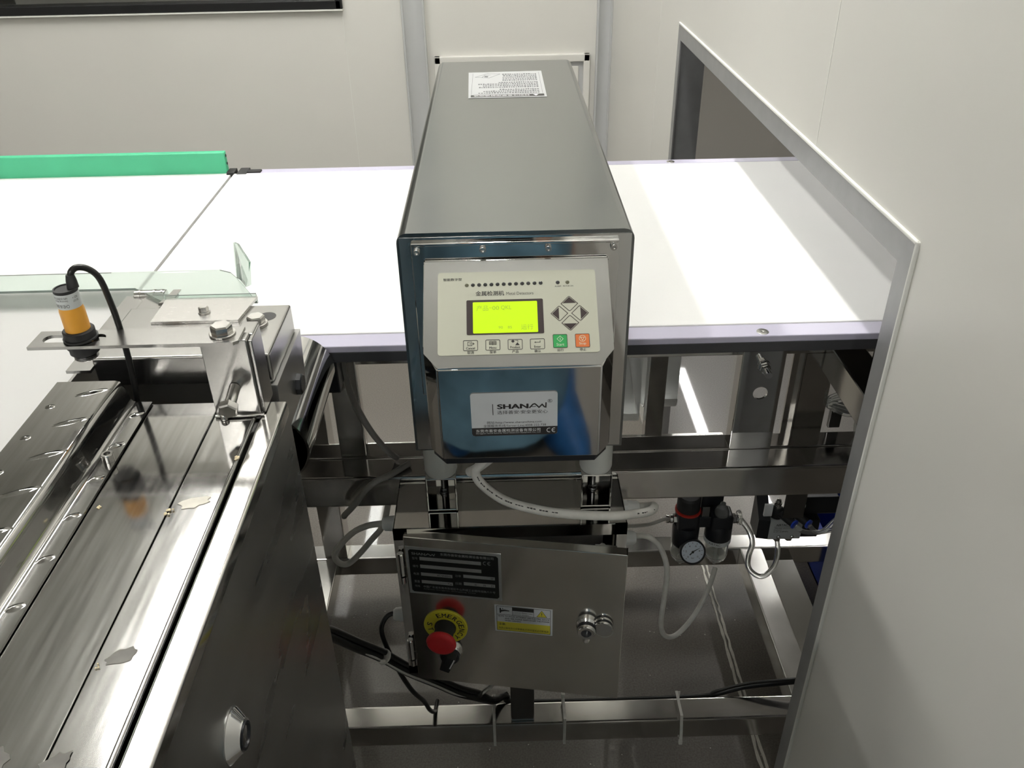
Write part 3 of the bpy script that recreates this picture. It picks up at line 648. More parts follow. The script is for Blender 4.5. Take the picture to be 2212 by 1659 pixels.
def npl(b):
    text(b, 'SHAN', FD, 8.5, 24.0, -24.6, -20.9, 0.95, True); stroke(b, [(24.6,-24.3),(27.4,-21.4),(30.4,-24.0),(32.6,-21.9),(34.2,-24.0),(35.4,-20.8)], 0.8, FD, 0.8, 0.95)
    text(b, '东莞市善安金属检测设备有限公司', FD, 41.7, 102.2, -22.6, -18.6, 0.95, True)
    for s, x0, x1, y0, y1 in (('型号',8.5,15,-32,-28),('编号',8.5,15,-44,-40),('电源',8.5,15,-56,-52),('重量',8.5,15,-68,-64),('功率',57,64,-54,-50),('日期',57,64,-66,-62),('地址',8.5,15,-75,-71.5)):
        text(b, s, FD, x0, x1, y0, y1, 0.95)
    text(b, '中国广东省东莞市东城区牛山外经工业园伟恒路六十号', FD, 18.6, 103, -75.2, -71.6, 0.95)
    text(b, 'Address: Dongguan, Guangdong, China', FD, 18.6, 80, -78.3, -76.6, 0.95)
    for x in (92.6, 97.6):
        stroke(b, [(x+2.2*math.cos(a), -28.8+2.4*math.sin(a)) for a in [math.radians(q) for q in range(70,291,20)]], 0.6, FD, 0.8, 0.95)
    stroke(b, [(95.6,-28.8),(97.8,-28.8)], 0.5, FD, 0.8, 0.95)
part('lettering', npl, 'print_grey', npt)
def nval(b):
    text(b, 'AC 50/60Hz', FD, 36, 52, -55.4, -52.4, 1.0); text(b, 'W', FD, 98, 101.5, -53.2, -50.2, 1.0); text(b, 'Kg', FD, 48, 52.5, -67.6, -64.4, 1.0)
    text(b, '年', FD, 79, 82, -65.2, -61.8, 1.0); text(b, '月', FD, 89, 92, -65.2, -61.8, 1.0); text(b, '日', FD, 98.5, 101, -65.2, -61.8, 1.0)
part('value_lettering', nval, 'ink', npt)
# emergency stop
DN = FD.to_3x3() @ Vector((0,0,1))
def dp(x, y, z=0.0): return FD @ Vector((x/1000, y/1000, z/1000))
es = part('emergency_stop', lambda b: lathe(b, dp(41,-137.5), DN, [(0.013,0),(0.013,0.004),(0.0115,0.006),(0.0115,0.020),(0.009,0.022)], 28), 'black_matte', cc, 40, 'mushroom emergency stop on a yellow disc')
part('yellow_disc', lambda b: lathe(b, dp(41,-137.5), DN, [(0.0262,0.0),(0.0265,0.0006),(0.0265,0.0016),(0.0262,0.002),(0.0125,0.002)], 40), 'yellow', es, 40)
part('red_cap', lambda b: lathe(b, dp(41,-137.5,19), DN, [(0.0095,0),(0.0130,0.0020),(0.0172,0.0050),(0.0180,0.0075),(0.0172,0.0095),(0.0150,0.0112),(0.0120,0.0118),(0.0070,0.0116),(0,0.0114)], 36), 'red', es, 50)
def estxt(b):
    def arc(s, a0, a1, R, h, inward=False):
        n = len(s)
        for i, c in enumerate(s):
            a = math.radians(a0+(a1-a0)*(i/(n-1))); x = 41+R*math.cos(a); y = -137.5+R*math.sin(a)
            wdt = 0.16 if c == 'I' else 0.38; text(b, c, FD, x-h*wdt, x+h*wdt, y-h*0.5, y+h*0.5, 2.15, True, a+(math.pi/2 if inward else -math.pi/2))
    arc('EMERGENCY', 112, -48, 19.8, 6.6); arc('STOP', 170, 250, 19.3, 6.2, True)
part('lettering', estxt, 'ink', es)
sw = part('selector_switch', lambda b: lathe(b, dp(45,-181), DN, [(0.0145,0),(0.0145,0.003),(0.0128,0.006),(0.0120,0.006)], 32), 'chrome', cc, 40)
def knob(b):
    R = FD @ Matrix.Translation((0.045,-0.181,0.006)) @ Matrix.Rotation(math.radians(-22), 4, 'Z')
    lathe(b, R @ Vector((0,0,0)), DN, [(0.0120,0),(0.0120,0.004),(0.0105,0.006),(0,0.006)], 28)
    box(b, -0.0062, 0.0062, -0.0130, 0.0130, 0.0, 0.0165, 0.0012, R)
part('knob', knob, 'black_plastic', sw, 35)
part('pointer', lambda b: box(b, 0.0035, 0.0050, -0.004, 0.0127, 0.0160, 0.0170, 0, FD @ Matrix.Translation((0.045,-0.181,0.006)) @ Matrix.Rotation(math.radians(-22), 4, 'Z')), 'paper_w', sw)
# warning label on door
ws = part('warning_label', lambda b: flat(b, [(101,-93.5),(169,-93.5),(169,-137),(101,-137)], FD, 0.0, 0.25), 'paper', cc, label='white and yellow electrical warning label')
part('yellow_field', lambda b: (flat(b, [(103.5,-135),(166.5,-135),(166.5,-120.5),(103.5,-120.5)], FD, 0.25, 0.32), flat(b, [(151,-107),(162,-107),(156.5,-97.5)], FD, 0.25, 0.32)), 'yellow_print', ws)
def wtxt(b):
    stroke(b, [(103.5,-95),(166.5,-95),(166.5,-135),(103.5,-135)], 0.5, FD, 0.26, 0.38, True); stroke(b, [(103.5,-108.5),(166.5,-108.5)], 0.5, FD, 0.26, 0.38)
    flat(b, [(122,-101),(147,-101),(147,-95.5),(122,-95.5)], FD, 0.26, 0.38); stroke(b, [(122,-95),(122,-108.5)], 0.4, FD, 0.26, 0.38); stroke(b, [(147,-95),(147,-108.5)], 0.4, FD, 0.26, 0.38)
    text(b, 'Caution! Please note', FD, 123, 145.5, -104.4, -102.4, 0.4); text(b, 'Electric danger', FD, 123, 142, -107.6, -105.6, 0.4)
    flat(b, [(107,-98),(108.6,-98),(109,-101),(113,-100.2),(118.5,-101.2),(118.5,-102.4),(113,-102.6),(109,-104),(108.6,-106),(107,-106)], FD, 0.26, 0.38)
    flat(b, [(110.4,-97.4),(111.6,-99.4),(110.2,-99.6)], FD, 0.26, 0.38)
    stroke(b, [(156.5,-100.4),(156.5,-103.8)], 0.7, FD, 0.33, 0.42); stroke(b, [(156.5,-104.6),(156.5,-105.6)], 0.7, FD, 0.33, 0.42); stroke(b, [(150.6,-107.2),(162.4,-107.2),(156.5,-97)], 0.4, FD, 0.33, 0.42, True)
    text(b, 'NOTE: TO AVOID ACCIDENT LIKE ELECTRIC SHOCK', FD, 105, 165.5, -112.2, -109.8, 0.4, True); text(b, 'AND FIRE PLEASE SWITCH OFF THE POWER', FD, 113, 165.5, -115.8, -113.4, 0.4, True)
    text(b, 'WHEN OPENING', FD, 113, 132, -119.2, -117.0, 0.4, True); text(b, '注意:', FD, 105.5, 114, -126.2, -122.4, 0.4, True); text(b, '为防止触电及火灾等事故,打开时请务必切断电源', FD, 105.5, 164.5, -132.8, -129.2, 0.4)
part('lettering', wtxt, 'ink', ws)
# key lock with its swung-aside dust cover
lk = part('key_lock', lambda b: lathe(b, dp(209,-112), DN, [(0.0125,0),(0.0125,0.003),(0.0105,0.005),(0.0105,0.013),(0.0095,0.0145),(0.0060,0.0145),(0.0055,0.010),(0,0.010)], 32), 'chrome', cc, 40)
part('black_band', lambda b: lathe(b, dp(209,-112,5.5), DN, [(0.0106,0),(0.0109,0.0006),(0.0109,0.0042),(0.0106,0.0048)], 32), 'black_plastic', lk, 40)
part('lock_pin', lambda b: (lathe(b, dp(209,-124,8), FD.to_3x3() @ Vector((0,-1,0.1)), [(0.004,0),(0.0042,0.006),(0.003,0.009),(0.0015,0.010)], 6)), 'chrome', lk)
dc = part('dust_cover', lambda b: lathe(b, dp(228,-110), DN, [(0.0100,0),(0.0105,0.001),(0.0105,0.006),(0.0098,0.0075),(0,0.0075)], 32), 'chrome', cc, 40)
part('black_band', lambda b: lathe(b, dp(228,-110,1.5), DN, [(0.0106,0),(0.0108,0.0003),(0.0108,0.0033),(0.0106,0.0036)], 32), 'black_plastic', dc, 40)
part('wear_ring', lambda b: stroke(b, [(229+10.6*math.cos(a), -120+10.6*math.sin(a)) for a in [math.radians(q) for q in range(150,400,10)]], 0.35, FD, 0, 0.1), 'print_grey', cc)
# latch bracket behind door top right
part('latch', lambda b: (dbox(b, 214, 238, -14, -1.8, -16, -13), cyl(b, dp(222,-2,-16), dp(222,-12,-16), 0.003)), 'bolt', cc, 35)
# cable glands
def gland(b, p, ax, r=0.0100, l=0.015):
    lathe(b, p, ax, [(r,0),(r,0.004)], 6); lathe(b, Vector(p)+Vector(ax).normalized()*0.004, ax, [(r*0.92,0),(r*0.95,0.001),(r*0.85,l*0.8),(r*0.62,l),(r*0.5,l)], 20)
for lab, p, ax in (('white',(0.134,0.758,0.587),(1,0,0)),('white',(0.134,0.768,0.532),(1,0,0)),('white',(-0.131,0.770,0.563),(-1,0,0)),('white',(-0.131,0.765,0.415),(-1,0,0))):
    part('cable_gland', lambda b: gland(b, p, ax), 'white_plastic', cc, 35)

# ================================================================== LEFT REAR CONVEYOR with green guide
lc = thing('side_conveyor', 'white belt conveyor with a green guide rail at the far left', 'conveyor', (-0.95, 1.1, 0))
part('belt', lambda b: prism(b, [(-1.9,0.80,0.813),(-0.4175,0.80,0.813),(-0.4175,1.304,0.813),(-1.9,1.304,0.813)], (0,0,0.006)), 'belt', lc)
part('end_roller', lambda b: cyl(b, (-0.428,0.80,0.802), (-0.428,1.306,0.802), 0.010, 20), 'dark_steel', lc, 40)
part('bed', lambda b: box(b, -1.9, -0.44, 0.79, 1.306, 0.79, 0.8125), 'frame_steel', lc)
gr = part('guide_rail', lambda b: box(b, -1.9, -0.424, 1.304, 1.316, 0.806, 0.8515, 0.0012), 'green', lc, label='bright green plastic guide rail')
part('rail_bolt', lambda b: [hexbolt(b, (-0.4242,1.311,z), (1,0,0), 0.004, 0.0012, False) for z in (0.845,0.833)], 'black_matte', lc)
part('end_block', lambda b: (box(b, -0.4235,-0.4115,1.296,1.318,0.795,0.823,0.001)), 'black_matte', lc)
for x in (-1.8, -0.5):
    for y in (0.84, 1.26): part('leg', lambda b: box(b, x, x+0.04, y, y+0.04, 0, 0.79, 0.002), 'frame_steel', lc)

# ================================================================== NEAR LEFT MACHINE
nm = thing('feed_machine', 'brushed steel feeding machine with dimpled guard in the left foreground', 'machine', (-0.3, 0.2, 0))
YE = 0.553
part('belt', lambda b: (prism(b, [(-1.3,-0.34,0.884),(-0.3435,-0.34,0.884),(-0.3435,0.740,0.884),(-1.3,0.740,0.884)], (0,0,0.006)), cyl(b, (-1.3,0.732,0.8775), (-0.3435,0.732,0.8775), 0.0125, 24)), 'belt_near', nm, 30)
part('belt_bed', lambda b: box(b, -1.3, -0.344, -0.34, 0.725, 0.868, 0.8835), 'dark_steel', nm)
def guard(b):
    prof = [(-0.3425,0.889),(-0.3415,0.9015),(-0.3395,0.9035),(-0.296,0.9035),(-0.2925,0.9025),(-0.2905,0.899),(-0.2885,0.8875),(-0.2865,0.8845),(-0.283,0.8838),(-0.2725,0.8836)]
    n = len(prof); t = 0.0012
    ys = [-0.34+0.02*i for i in range(int((YE+0.34)/0.02)+1)]+[YE]
    A = [[b.verts.new((x, y, z)) for x, z in prof] for y in ys]; B = [[b.verts.new((x+0.0004, y, z-t)) for x, z in prof] for y in ys]
    for i in range(len(ys)-1):
        for j in range(n-1):
            b.faces.new([A[i][j],A[i][j+1],A[i+1][j+1],A[i+1][j]]); b.faces.new([B[i][j],B[i+1][j],B[i+1][j+1],B[i][j+1]])
        b.faces.new([A[i][0],A[i+1][0],B[i+1][0],B[i][0]]); b.faces.new([A[i][-1],B[i][-1],B[i+1][-1],A[i+1][-1]])
    for i in (0, -1):
        for j in range(n-1): b.faces.new([A[i][j],B[i][j],B[i][j+1],A[i][j+1]])
gd = part('guard_sheet', guard, 'brushed', nm, 60, 'bent steel guard pressed with slanted dimples')
def dimple(b, x, y, z, L_, W_, H_, ang):
    n1, n2 = 12, 5; R = Matrix.Rotation(ang, 3, 'Z'); rings = []
    for i in range(n2+1):
        ph = i/n2; rr_ = (1-ph); h = H_*(0.5+0.5*math.cos(math.pi*rr_))
        if i == n2: rings.append([b.verts.new(Vector((x,y,z+H_)))])
        else: rings.append([b.verts.new(Vector((x,y,z+h-0.00005))+R @ Vector((L_*rr_*math.cos(2*math.pi*k/n1), W_*rr_*math.sin(2*math.pi*k/n1), 0))) for k in range(n1)])
    for a, c in zip(rings, rings[1:]):
        for k in range(n1):
            q = [a[k], a[(k+1)%n1]] + ([c[0]] if len(c) == 1 else [c[(k+1)%n1], c[k]]); b.faces.new(q)
y = YE-0.012; k = 0
while y > 0.15:
    part('dimple', lambda b: dimple(b, -0.307, y-0.004, 0.9035, 0.0135, 0.0034, 0.0013, 0.42), 'brushed', gd, 80)
    part('dimple', lambda b: dimple(b, -0.330, y-0.022, 0.9035, 0.0040, 0.0032, 0.0011, 0.30), 'brushed', gd, 80)
    part('dimple', lambda b: dimple(b, -0.2795, y-0.006, 0.8837, 0.0068, 0.0036, 0.0013, 0.55), 'brushed', gd, 80)
    y -= 0.0385
part('guard_screw', lambda b: socket_screw(b, (-0.2775,0.479,0.8836), (0,0,1), 0.0042, 0.006), 'bolt', nm, 40)
part('deck_plate', lambda b: box(b, -0.288, -0.2205, -0.34, YE, 0.8785, 0.8815, 0.0006), 'brushed', nm, label='wide flat deck plate')
part('deck_plate', lambda b: box(b, -0.2198, -0.190, -0.34, YE, 0.8780, 0.8812, 0.0006), 'brushed', nm, label='narrow flat deck plate')
part('deck_bead', lambda b: cyl(b, (-0.1895,-0.34,0.8800), (-0.1895,YE,0.8800), 0.0017, 14), 'brushed', nm, 60)
part('outer_rail', lambda b: box(b, -0.1855, -0.1690, -0.34, YE+0.001, 0.868, 0.8812, 0.0022, seg=4), 'rail_steel', nm, 40)
part('side_panel', lambda b: box(b, -0.1705, -0.1692, -0.34, YE, 0.02, 0.872), 'side_steel', nm, label='dark polished side panel')
part('machine_body', lambda b: (box(b, -0.55, -0.187, -0.33, YE-0.006, 0.06, 0.866), box(b, -0.187, -0.1715, -0.33, YE-0.004, 0.04, 0.866)), 'dark_steel', nm)
part('end_panel', lambda b: box(b, -0.56, -0.1712, YE-0.004, YE-0.001, 0.06, 0.868), 'dark_steel', nm)
for x in (-0.5, -0.21):
    for y_ in (-0.28, 0.48): part('foot', lambda b: lathe(b, (x,y_,0), (0,0,1), [(0.02,0),(0.02,0.01),(0.008,0.016),(0.008,0.06)], 18), 'dark_steel', nm, 40)
qk = part('cam_lock', lambda b: lathe(b, (-0.1692,0.3225,0.7925), (1,0,0), [(0.0165,0),(0.0168,0.001),(0.0160,0.002),(0.0105,0.007),(0.0100,0.0078),(0.0088,0.0078)], 36), 'chrome', nm, 25, 'round quarter-turn cam lock')
part('lock_core', lambda b: lathe(b, (-0.1692,0.3225,0.7925), (1,0,0), [(0.0085,0.0075),(0.0085,0.0088),(0.0070,0.0088),(0.0066,0.0060),(0,0.0060)], 28), 'black_plastic', qk, 30)
part('lock_slot', lambda b: box(b, -0.1632, -0.1612, 0.3213, 0.3237, 0.787, 0.798), 'chrome', qk)
# cross channel
def xchan(b):
    x0, x1, y0, y1, z0, z1 = -0.3215, -0.1835, 0.576, 0.662, 0.884, 0.910
    box(b, x0, x1, y0, y1, z0, z1, 0.002, seg=3)
part('cross_channel', xchan, 'brushed_flat', nm, 40)
part('channel_lower', lambda b: (box(b, -0.3215, -0.190, 0.582, 0.655, 0.845, 0.884), prism(b, [(-0.190,0.560,0.835),(-0.190,0.655,0.835),(-0.190,0.665,0.884),(-0.190,0.572,0.884)], (0.010,0,0))), 'side_steel', nm)
part('channel_slit', lambda b: box(b, -0.27, -0.215, 0.5915, 0.5930, 0.9095, 0.9104), 'gap', nm)
part('belt_side_plate', lambda b: (box(b, -0.3425, -0.3400, 0.553, 0.715, 0.862, 0.8925), box(b, -0.3405, -0.3215, 0.57, 0.70, 0.9005, 0.903), box(b, -0.3225, -0.2930, 0.655, 0.700, 0.9005, 0.9035, 0.0006)), 'brushed_flat', nm)
part('belt_roller_end', lambda b: (cyl(b, (-0.3335,0.702,0.9020), (-0.305,0.702,0.9020), 0.0052, 24, 0.0008), [cyl(b, (x,0.702,0.9020), (x+0.0015,0.702,0.9020), 0.0058, 24) for x in (-0.329,-0.316,-0.309)]), 'bolt', nm, 40)
part('curved_ear', lambda b: prism(b, [(-0.3035,0.676,0.9046),(-0.2965,0.678,0.9046),(-0.2935,0.684,0.9046),(-0.2925,0.693,0.9046),(-0.2920,0.703,0.9046),(-0.2990,0.703,0.9046),(-0.3005,0.690,0.9046)], (0.001,0,0.0026)), 'brushed_flat', nm)
part('top_plate', lambda b: prism(b, [(-0.293,0.630,0.9102),(-0.2205,0.630,0.9102),(-0.2145,0.674,0.9102),(-0.2935,0.674,0.9102)], (0,0,0.0025)), 'plate_steel', nm)
part('plate_bolt', lambda b: hexbolt(b, (-0.2525,0.645,0.9127), (0,0,1), 0.0072, 0.0042), 'bolt', nm, 30)
part('channel_slot', lambda b: lathe(b, (-0.199,0.640,0.9099), (0,0,1), [(0.0075,0),(0.0075,0.0003),(0,0.0003)], 28), 'gap', nm)
part('channel_bolt', lambda b: (hexbolt(b, (-0.2045,0.627,0.9105), (0,0,1), 0.0128, 0.0058), lathe(b, (-0.2045,0.627,0.9100),(0,0,1),[(0.0088,0),(0.0088,0.0015)],28)), 'bolt', nm, 30)
# sensor bracket
br = part('bracket_block', lambda b: (box(b, -0.218, -0.1845, 0.5335, 0.5455, 0.8815, 0.9465, 0.0008), box(b, -0.1955, -0.1825, 0.5455, 0.566, 0.9385, 0.9450, 0.0015), box(b, -0.1845, -0.1815, 0.537, 0.562, 0.882, 0.944, 0.0008)), 'brushed_flat', nm, 40)
part('weld_foot', lambda b: (tube(b, [(-0.218,0.532,0.8825),(-0.205,0.5315,0.8832),(-0.192,0.532,0.8828),(-0.182,0.533,0.883)], 0.0014, 8), lathe(b, (-0.211,0.530,0.8815), (0,0,1), [(0.003,0),(0.003,0.0035),(0.0015,0.005)], 12)), 'bolt', nm, 60)
def strip(b):
    F = frame((0,0,0.9468), (1,0,0), (0,1,0)); x0, x1, y0, y1 = -335.5, -188, 525.5, 549
    sx0, sx1, sy0, sy1 = -329, -284.5, 532, 543
    n = 10; cxs = []
    # outline split in four around the slot
    def arc(cx_, cy_, r, a0, a1): return [(cx_+r*math.cos(math.radians(a0+(a1-a0)*i/n)), cy_+r*math.sin(math.radians(a0+(a1-a0)*i/n))) for i in range(n+1)]
    r = 5.5; cy_ = 537.5
    flat(b, [(x0,y0),(-307,y0),(-307,sy0)]+arc(sx0+r,cy_,r,270,180)+[(x0,cy_)], F, 0, 2.4)
    flat(b, [(x0,cy_)]+arc(sx0+r,cy_,r,180,90)+[(-307,sy1),(-307,y1),(x0,y1)], F, 0, 2.4)
    flat(b, [(-307,y0),(-262,y0),(-262,cy_)]+arc(sx1-r,cy_,r,0,-90)+[(-307,sy0)], F, 0, 2.4)
    flat(b, [(-307,sy1)]+arc(sx1-r,cy_,r,90,0)+[(-262,cy_),(-262,y1),(-307,y1)], F, 0, 2.4)
    flat(b, [(-262,y0),(x1-3,y0),(x1,y0+3),(x1,y1),(-262,y1)], F, 0, 2.4)
part('sensor_bracket', strip, 'brushed_flat', nm, label='slotted flat steel arm carrying the orange sensor')
part('bracket_bolt', lambda b: hexbolt(b, (-0.2015,0.5385,0.9492), (0,0,1), 0.0132, 0.0062), 'bolt', nm, 30)
part('bracket_bolt', lambda b: (cyl(b, (-0.1995,0.5335,0.907), (-0.1995,0.512,0.902), 0.0042, 20), hexbolt(b, (-0.1995,0.515,0.9028), (0,-1,-0.25), 0.0128, 0.0062, False)), 'bolt', nm, 30)
part('star_knob', lambda b: (cyl(b, (-0.190,0.628,0.850), (-0.180,0.628,0.850), 0.0045), lathe(b, (-0.182,0.628,0.850), (1,0,0), [(0.0085,0),(0.0095,0.001),(0.0095,0.006),(0.008,0.007)], 7)), 'black_plastic', nm, 30)
part('drive_drum', lambda b: (lathe(b, (-0.2085,0.60,0.800), (0,1,0), [(0.0345,0.0),(0.0365,0.0),(0.0365,0.002),(0.0365,0.140),(0.0345,0.142),(0.0345,0.0)], 48), lathe(b, (-0.2085,0.607,0.800), (0,1,0), [(0.0340,0),(0.0340,0.003)], 40)), 'polish', nm, 50)

# sensor
se = thing('photoelectric_sensor', 'orange cylindrical sensor standing in the slotted steel arm', 'sensor', (-0.302, 0.5375, 0.935))
SX, SY = -0.302, 0.5375
part('barrel', lambda b: lathe(b, (SX,SY,0.938), (0,0,1), [(0.0080,0),(0.0080,0.012),(0.0084,0.0125),(0.0084,0.0345),(0.0080,0.0355),(0.0080,0.0375)], 36), 'orange', se, 40)
part('rating_label', lambda b: lathe(b, (SX,SY,0.9755), (0,0,1), [(0.0081,0),(0.0081,0.0110)], 36), 'label_grey', se, 40)
part('end_cap', lambda b: lathe(b, (SX,SY,0.9865), (0,0,1), [(0.0079,0),(0.0081,0.0004),(0.0080,0.0022),(0.0070,0.0022),(0.0068,0.0014),(0.0,0.0014)], 36), 'black_matte', se, 40)
part('lock_nut', lambda b: lathe(b, (SX,SY,0.9493), (0,0,1), [(0.0112,0),(0.0118,0.0004),(0.0118,0.0016),(0.0105,0.0018),(0.0108,0.0022),(0.0108,0.0070),(0.0100,0.0078),(0.0085,0.0078)], 30), 'black_matte', se, 30)
part('lock_nut', lambda b: lathe(b, (SX,SY,0.9385), (0,0,1), [(0.0095,0),(0.0102,0.0004),(0.0102,0.0050),(0.0112,0.0052),(0.0112,0.0082)], 30), 'black_matte', se, 30)
part('threaded_nose', lambda b: lathe(b, (SX,SY,0.9335), (0,0,1), [(0.0070,0)]+[(0.0084 if i%2 else 0.0078, 0.0004+0.0006*i) for i in range(8)], 28), 'dark_steel', se, 40)
def curved_text(b, s, a0, a1, z0, z1, R=0.00815):    # text wrapped round the barrel, upside down
    vv, fs = glyphs(s, True)
    ax, bx = min(v.x for v in vv), max(v.x for v in vv); ay, by = min(v.y for v in vv), max(v.y for v in vv)
    nv = []
    for v in vv:
        a = math.radians(a0+(a1-a0)*(v.x-ax)/(bx-ax)); z = z0+(z1-z0)*(v.y-ay)/(by-ay)
        nv.append(b.verts.new((SX+R*math.sin(a), SY-R*math.cos(a), z)))
    for f in fs:
        try: b.faces.new([nv[i] for i in f])
        except ValueError: pass
part('label_print', lambda b: (curved_text(b, 'CHE18-30NA', 25, -60, 0.9795, 0.9770), curved_text(b, 'NPN 10-30VDC 200mA', 25, -60, 0.9850, 0.9835), curved_text(b, 'Sensing 30cm', 25, -45, 0.9830, 0.9815), curved_text(b, 'RED +', 75, 48, 0.9845, 0.983), curved_text(b, 'BLK OUT', 75, 48, 0.982, 0.9805)), 'ink', se)
part('strain_relief', lambda b: lathe(b, (-0.2975,0.540,0.988), (0.0,0.1,1), [(0.0040,0),(0.0036,0.005),(0.0028,0.009)], 18), 'black_matte', se, 40)
sc = part('cable', lambda b: tube(b, [(-0.2975,0.540,0.992),(-0.2965,0.5415,0.9985),(-0.293,0.545,1.0005),(-0.287,0.548,0.9975),(-0.2825,0.55,0.989),(-0.2805,0.551,0.970),(-0.2800,0.552,0.951),(-0.282,0.556,0.927),(-0.285,0.560,0.904),(-0.288,0.562,0.882),(-0.292,0.564,0.862)], 0.0023, 14), 'black_cable', se, 80)

# acrylic guard
ac = thing('acrylic_guard', 'greenish clear acrylic guard plate lying across the gap between the belts', 'guard', (-0.35, 0.71, 0.905))
part('plate', lambda b: prism(b, [(-0.72,0.708,0.9045),(-0.335,0.709,0.9045),(-0.296,0.6765,0.9045),(-0.2165,0.6765,0.9045),(-0.248,0.728,0.9045),(-0.256,0.739,0.9045),(-0.268,0.7455,0.9045),(-0.72,0.744,0.9045)], (0,0,0.0022)), 'acryl', ac)
part('bent_lip', lambda b: prism(b, [(-0.2960,0.6760,0.9047),(-0.2160,0.6760,0.9047),(-0.2160,0.6745,0.9145),(-0.2960,0.6745,0.9145)], (0,0.0018,0)), 'acryl', ac)
part('upright_tab', lambda b: prism(b, [(-0.2480,0.728,0.9060),(-0.2350,0.706,0.9060),(-0.2300,0.706,0.9080),(-0.2285,0.712,0.9280),(-0.2400,0.7255,0.9400),(-0.2450,0.730,0.9400)], (0.0015,0.0012,0)), 'acryl', ac)

# ================================================================== AIR TREATMENT UNIT
fr_ = thing('air_filter_regulator', 'black air filter regulator with round pressure gauge under the steel beam', 'air regulator', (0.238, 0.785, 0.474))
def frlb(b):
    box(b, 0.205, 0.231, 0.775, 0.800, 0.530, 0.556, 0.004); box(b, 0.2455, 0.273, 0.775, 0.800, 0.530, 0.553, 0.004); box(b, 0.228, 0.249, 0.780, 0.798, 0.533, 0.550, 0.002)
    lathe(b, (0.218,0.787,0.505), (0,0,1), [(0.0150,0),(0.0165,0.004),(0.0165,0.026),(0.015,0.030)], 28)
    lathe(b, (0.2585,0.787,0.509), (0,0,1), [(0.0160,0),(0.0165,0.003),(0.0165,0.020),(0.013,0.026)], 28)
part('body', frlb, 'black_plastic', fr_, 40)
part('regulator_knob', lambda b: lathe(b, (0.218,0.787,0.559), (0,0,1), [(0.0135,0),(0.0140,0.001),(0.0140,0.018),(0.012,0.021),(0,0.021)], 24), 'black_matte', fr_, 30)
part('red_ring', lambda b: lathe(b, (0.218,0.787,0.5555), (0,0,1), [(0.0145,0),(0.0158,0.0008),(0.0158,0.003),(0.0145,0.0036)], 32), 'red_dark', fr_, 40)
for x, zb in ((0.216,0.476),(0.2595,0.474)):
    part('clear_bowl', lambda b: lathe(b, (x,0.787,zb), (0,0,1), [(0.004,0),(0.009,0.001),(0.0130,0.007),(0.0140,0.012),(0.0142,0.034),(0.0128,0.034),(0.0126,0.012),(0.0115,0.009),(0.007,0.004),(0.003,0.003)], 28), 'acryl_clear', fr_, 50)
    part('drain', lambda b: lathe(b, (x,0.787,zb-0.007), (0,0,1), [(0.002,0),(0.002,0.006),(0.0045,0.007),(0.0045,0.012),(0.002,0.016),(0.002,0.030)], 14), 'greyw_cable', fr_, 40)
part('sight_dome', lambda b: lathe(b, (0.2585,0.783,0.552), (0,0,1), [(0.0085,0),(0.0088,0.005),(0.007,0.010),(0.0035,0.013),(0.0035,0.017),(0,0.018)], 22), 'acryl_clear', fr_, 50)
part('rear_block', lambda b: (box(b, 0.236, 0.264, 0.797, 0.809, 0.535, 0.597, 0.003),), 'black_plastic', fr_, 40)
part('mounting_clip', lambda b: box(b, 0.2315, 0.2400, 0.772, 0.7755, 0.558, 0.573), 'dark_steel', fr_)
lb = part('bowl_label', lambda b: lathe(b, (0.2585,0.787,0.5085), (0,0,1), [(0.0166,0),(0.01675,0.0004),(0.01675,0.0062),(0.0166,0.0066)], 36), 'label_grey', fr_, 40)
def wraptxt(b, s, X, Y, R, a0, a1, z0, z1):
    vv, fs = glyphs(s, True); ax, bx = min(v.x for v in vv), max(v.x for v in vv); ay, by = min(v.y for v in vv), max(v.y for v in vv)
    nv = [b.verts.new((X+R*math.sin(math.radians(a0+(a1-a0)*(v.x-ax)/(bx-ax))), Y-R*math.cos(math.radians(a0+(a1-a0)*(v.x-ax)/(bx-ax))), z0+(z1-z0)*(v.y-ay)/(by-ay))) for v in vv]
    for f in fs:
        try: b.faces.new([nv[i] for i in f])
        except ValueError: pass
part('label_lettering', lambda b: wraptxt(b, 'AIRTAC', 0.2585, 0.787, 0.01685, -50, 0, 0.5105, 0.5142), 'ink', lb)
GA = Vector((0,-0.90,0.42)).normalized(); GP = Vector((0.2235,0.771,0.506))
FG = frame(GP, (1,0,0), GA.cross(Vector((1,0,0))))
gg = part('gauge_case', lambda b: (lathe(b, GP, GA, [(0.0145,0),(0.0158,0.002),(0.0158,0.009),(0.0140,0.0102),(0.0137,0.0085),(0,0.0085)], 40), cyl(b, GP, GP-GA*0.014, 0.006)), 'black_plastic', fr_, 35)
part('gauge_face', lambda b: lathe(b, GP+GA*0.0086, GA, [(0.0136,0),(0.0136,0.0002),(0,0.0002)], 40), 'gauge_face', gg)
def needle(b):
    flat(b, [(-4.2,-3.0),(-3.4,-4.2),(1,0.2),(9.5,5.2),(0.6,1.4)], FG, 8.9, 9.2); flat(b, [(1.6*math.cos(a),1.6*math.sin(a)) for a in [2*math.pi*i/12 for i in range(12)]], FG, 8.9, 9.4)
    for i in range(11):
        a = math.radians(225-27*i); stroke(b, [(10.6*math.cos(a),10.6*math.sin(a)),(12.2*math.cos(a),12.2*math.sin(a))], 0.5, FG, 8.85, 8.95)
    for i, s in enumerate(('0','2','4','6','8','10')):
        a = math.radians(225-54*i); x, y_ = 8.3*math.cos(a), 8.3*math.sin(a); text(b, s, FG, x-0.9, x+0.9, y_-1.1, y_+1.1, 8.92)
    text(b, 'bar', FG, -1.8, 1.8, -8.4, -6.4, 8.92)
part('needle_and_scale', needle, 'ink', gg)
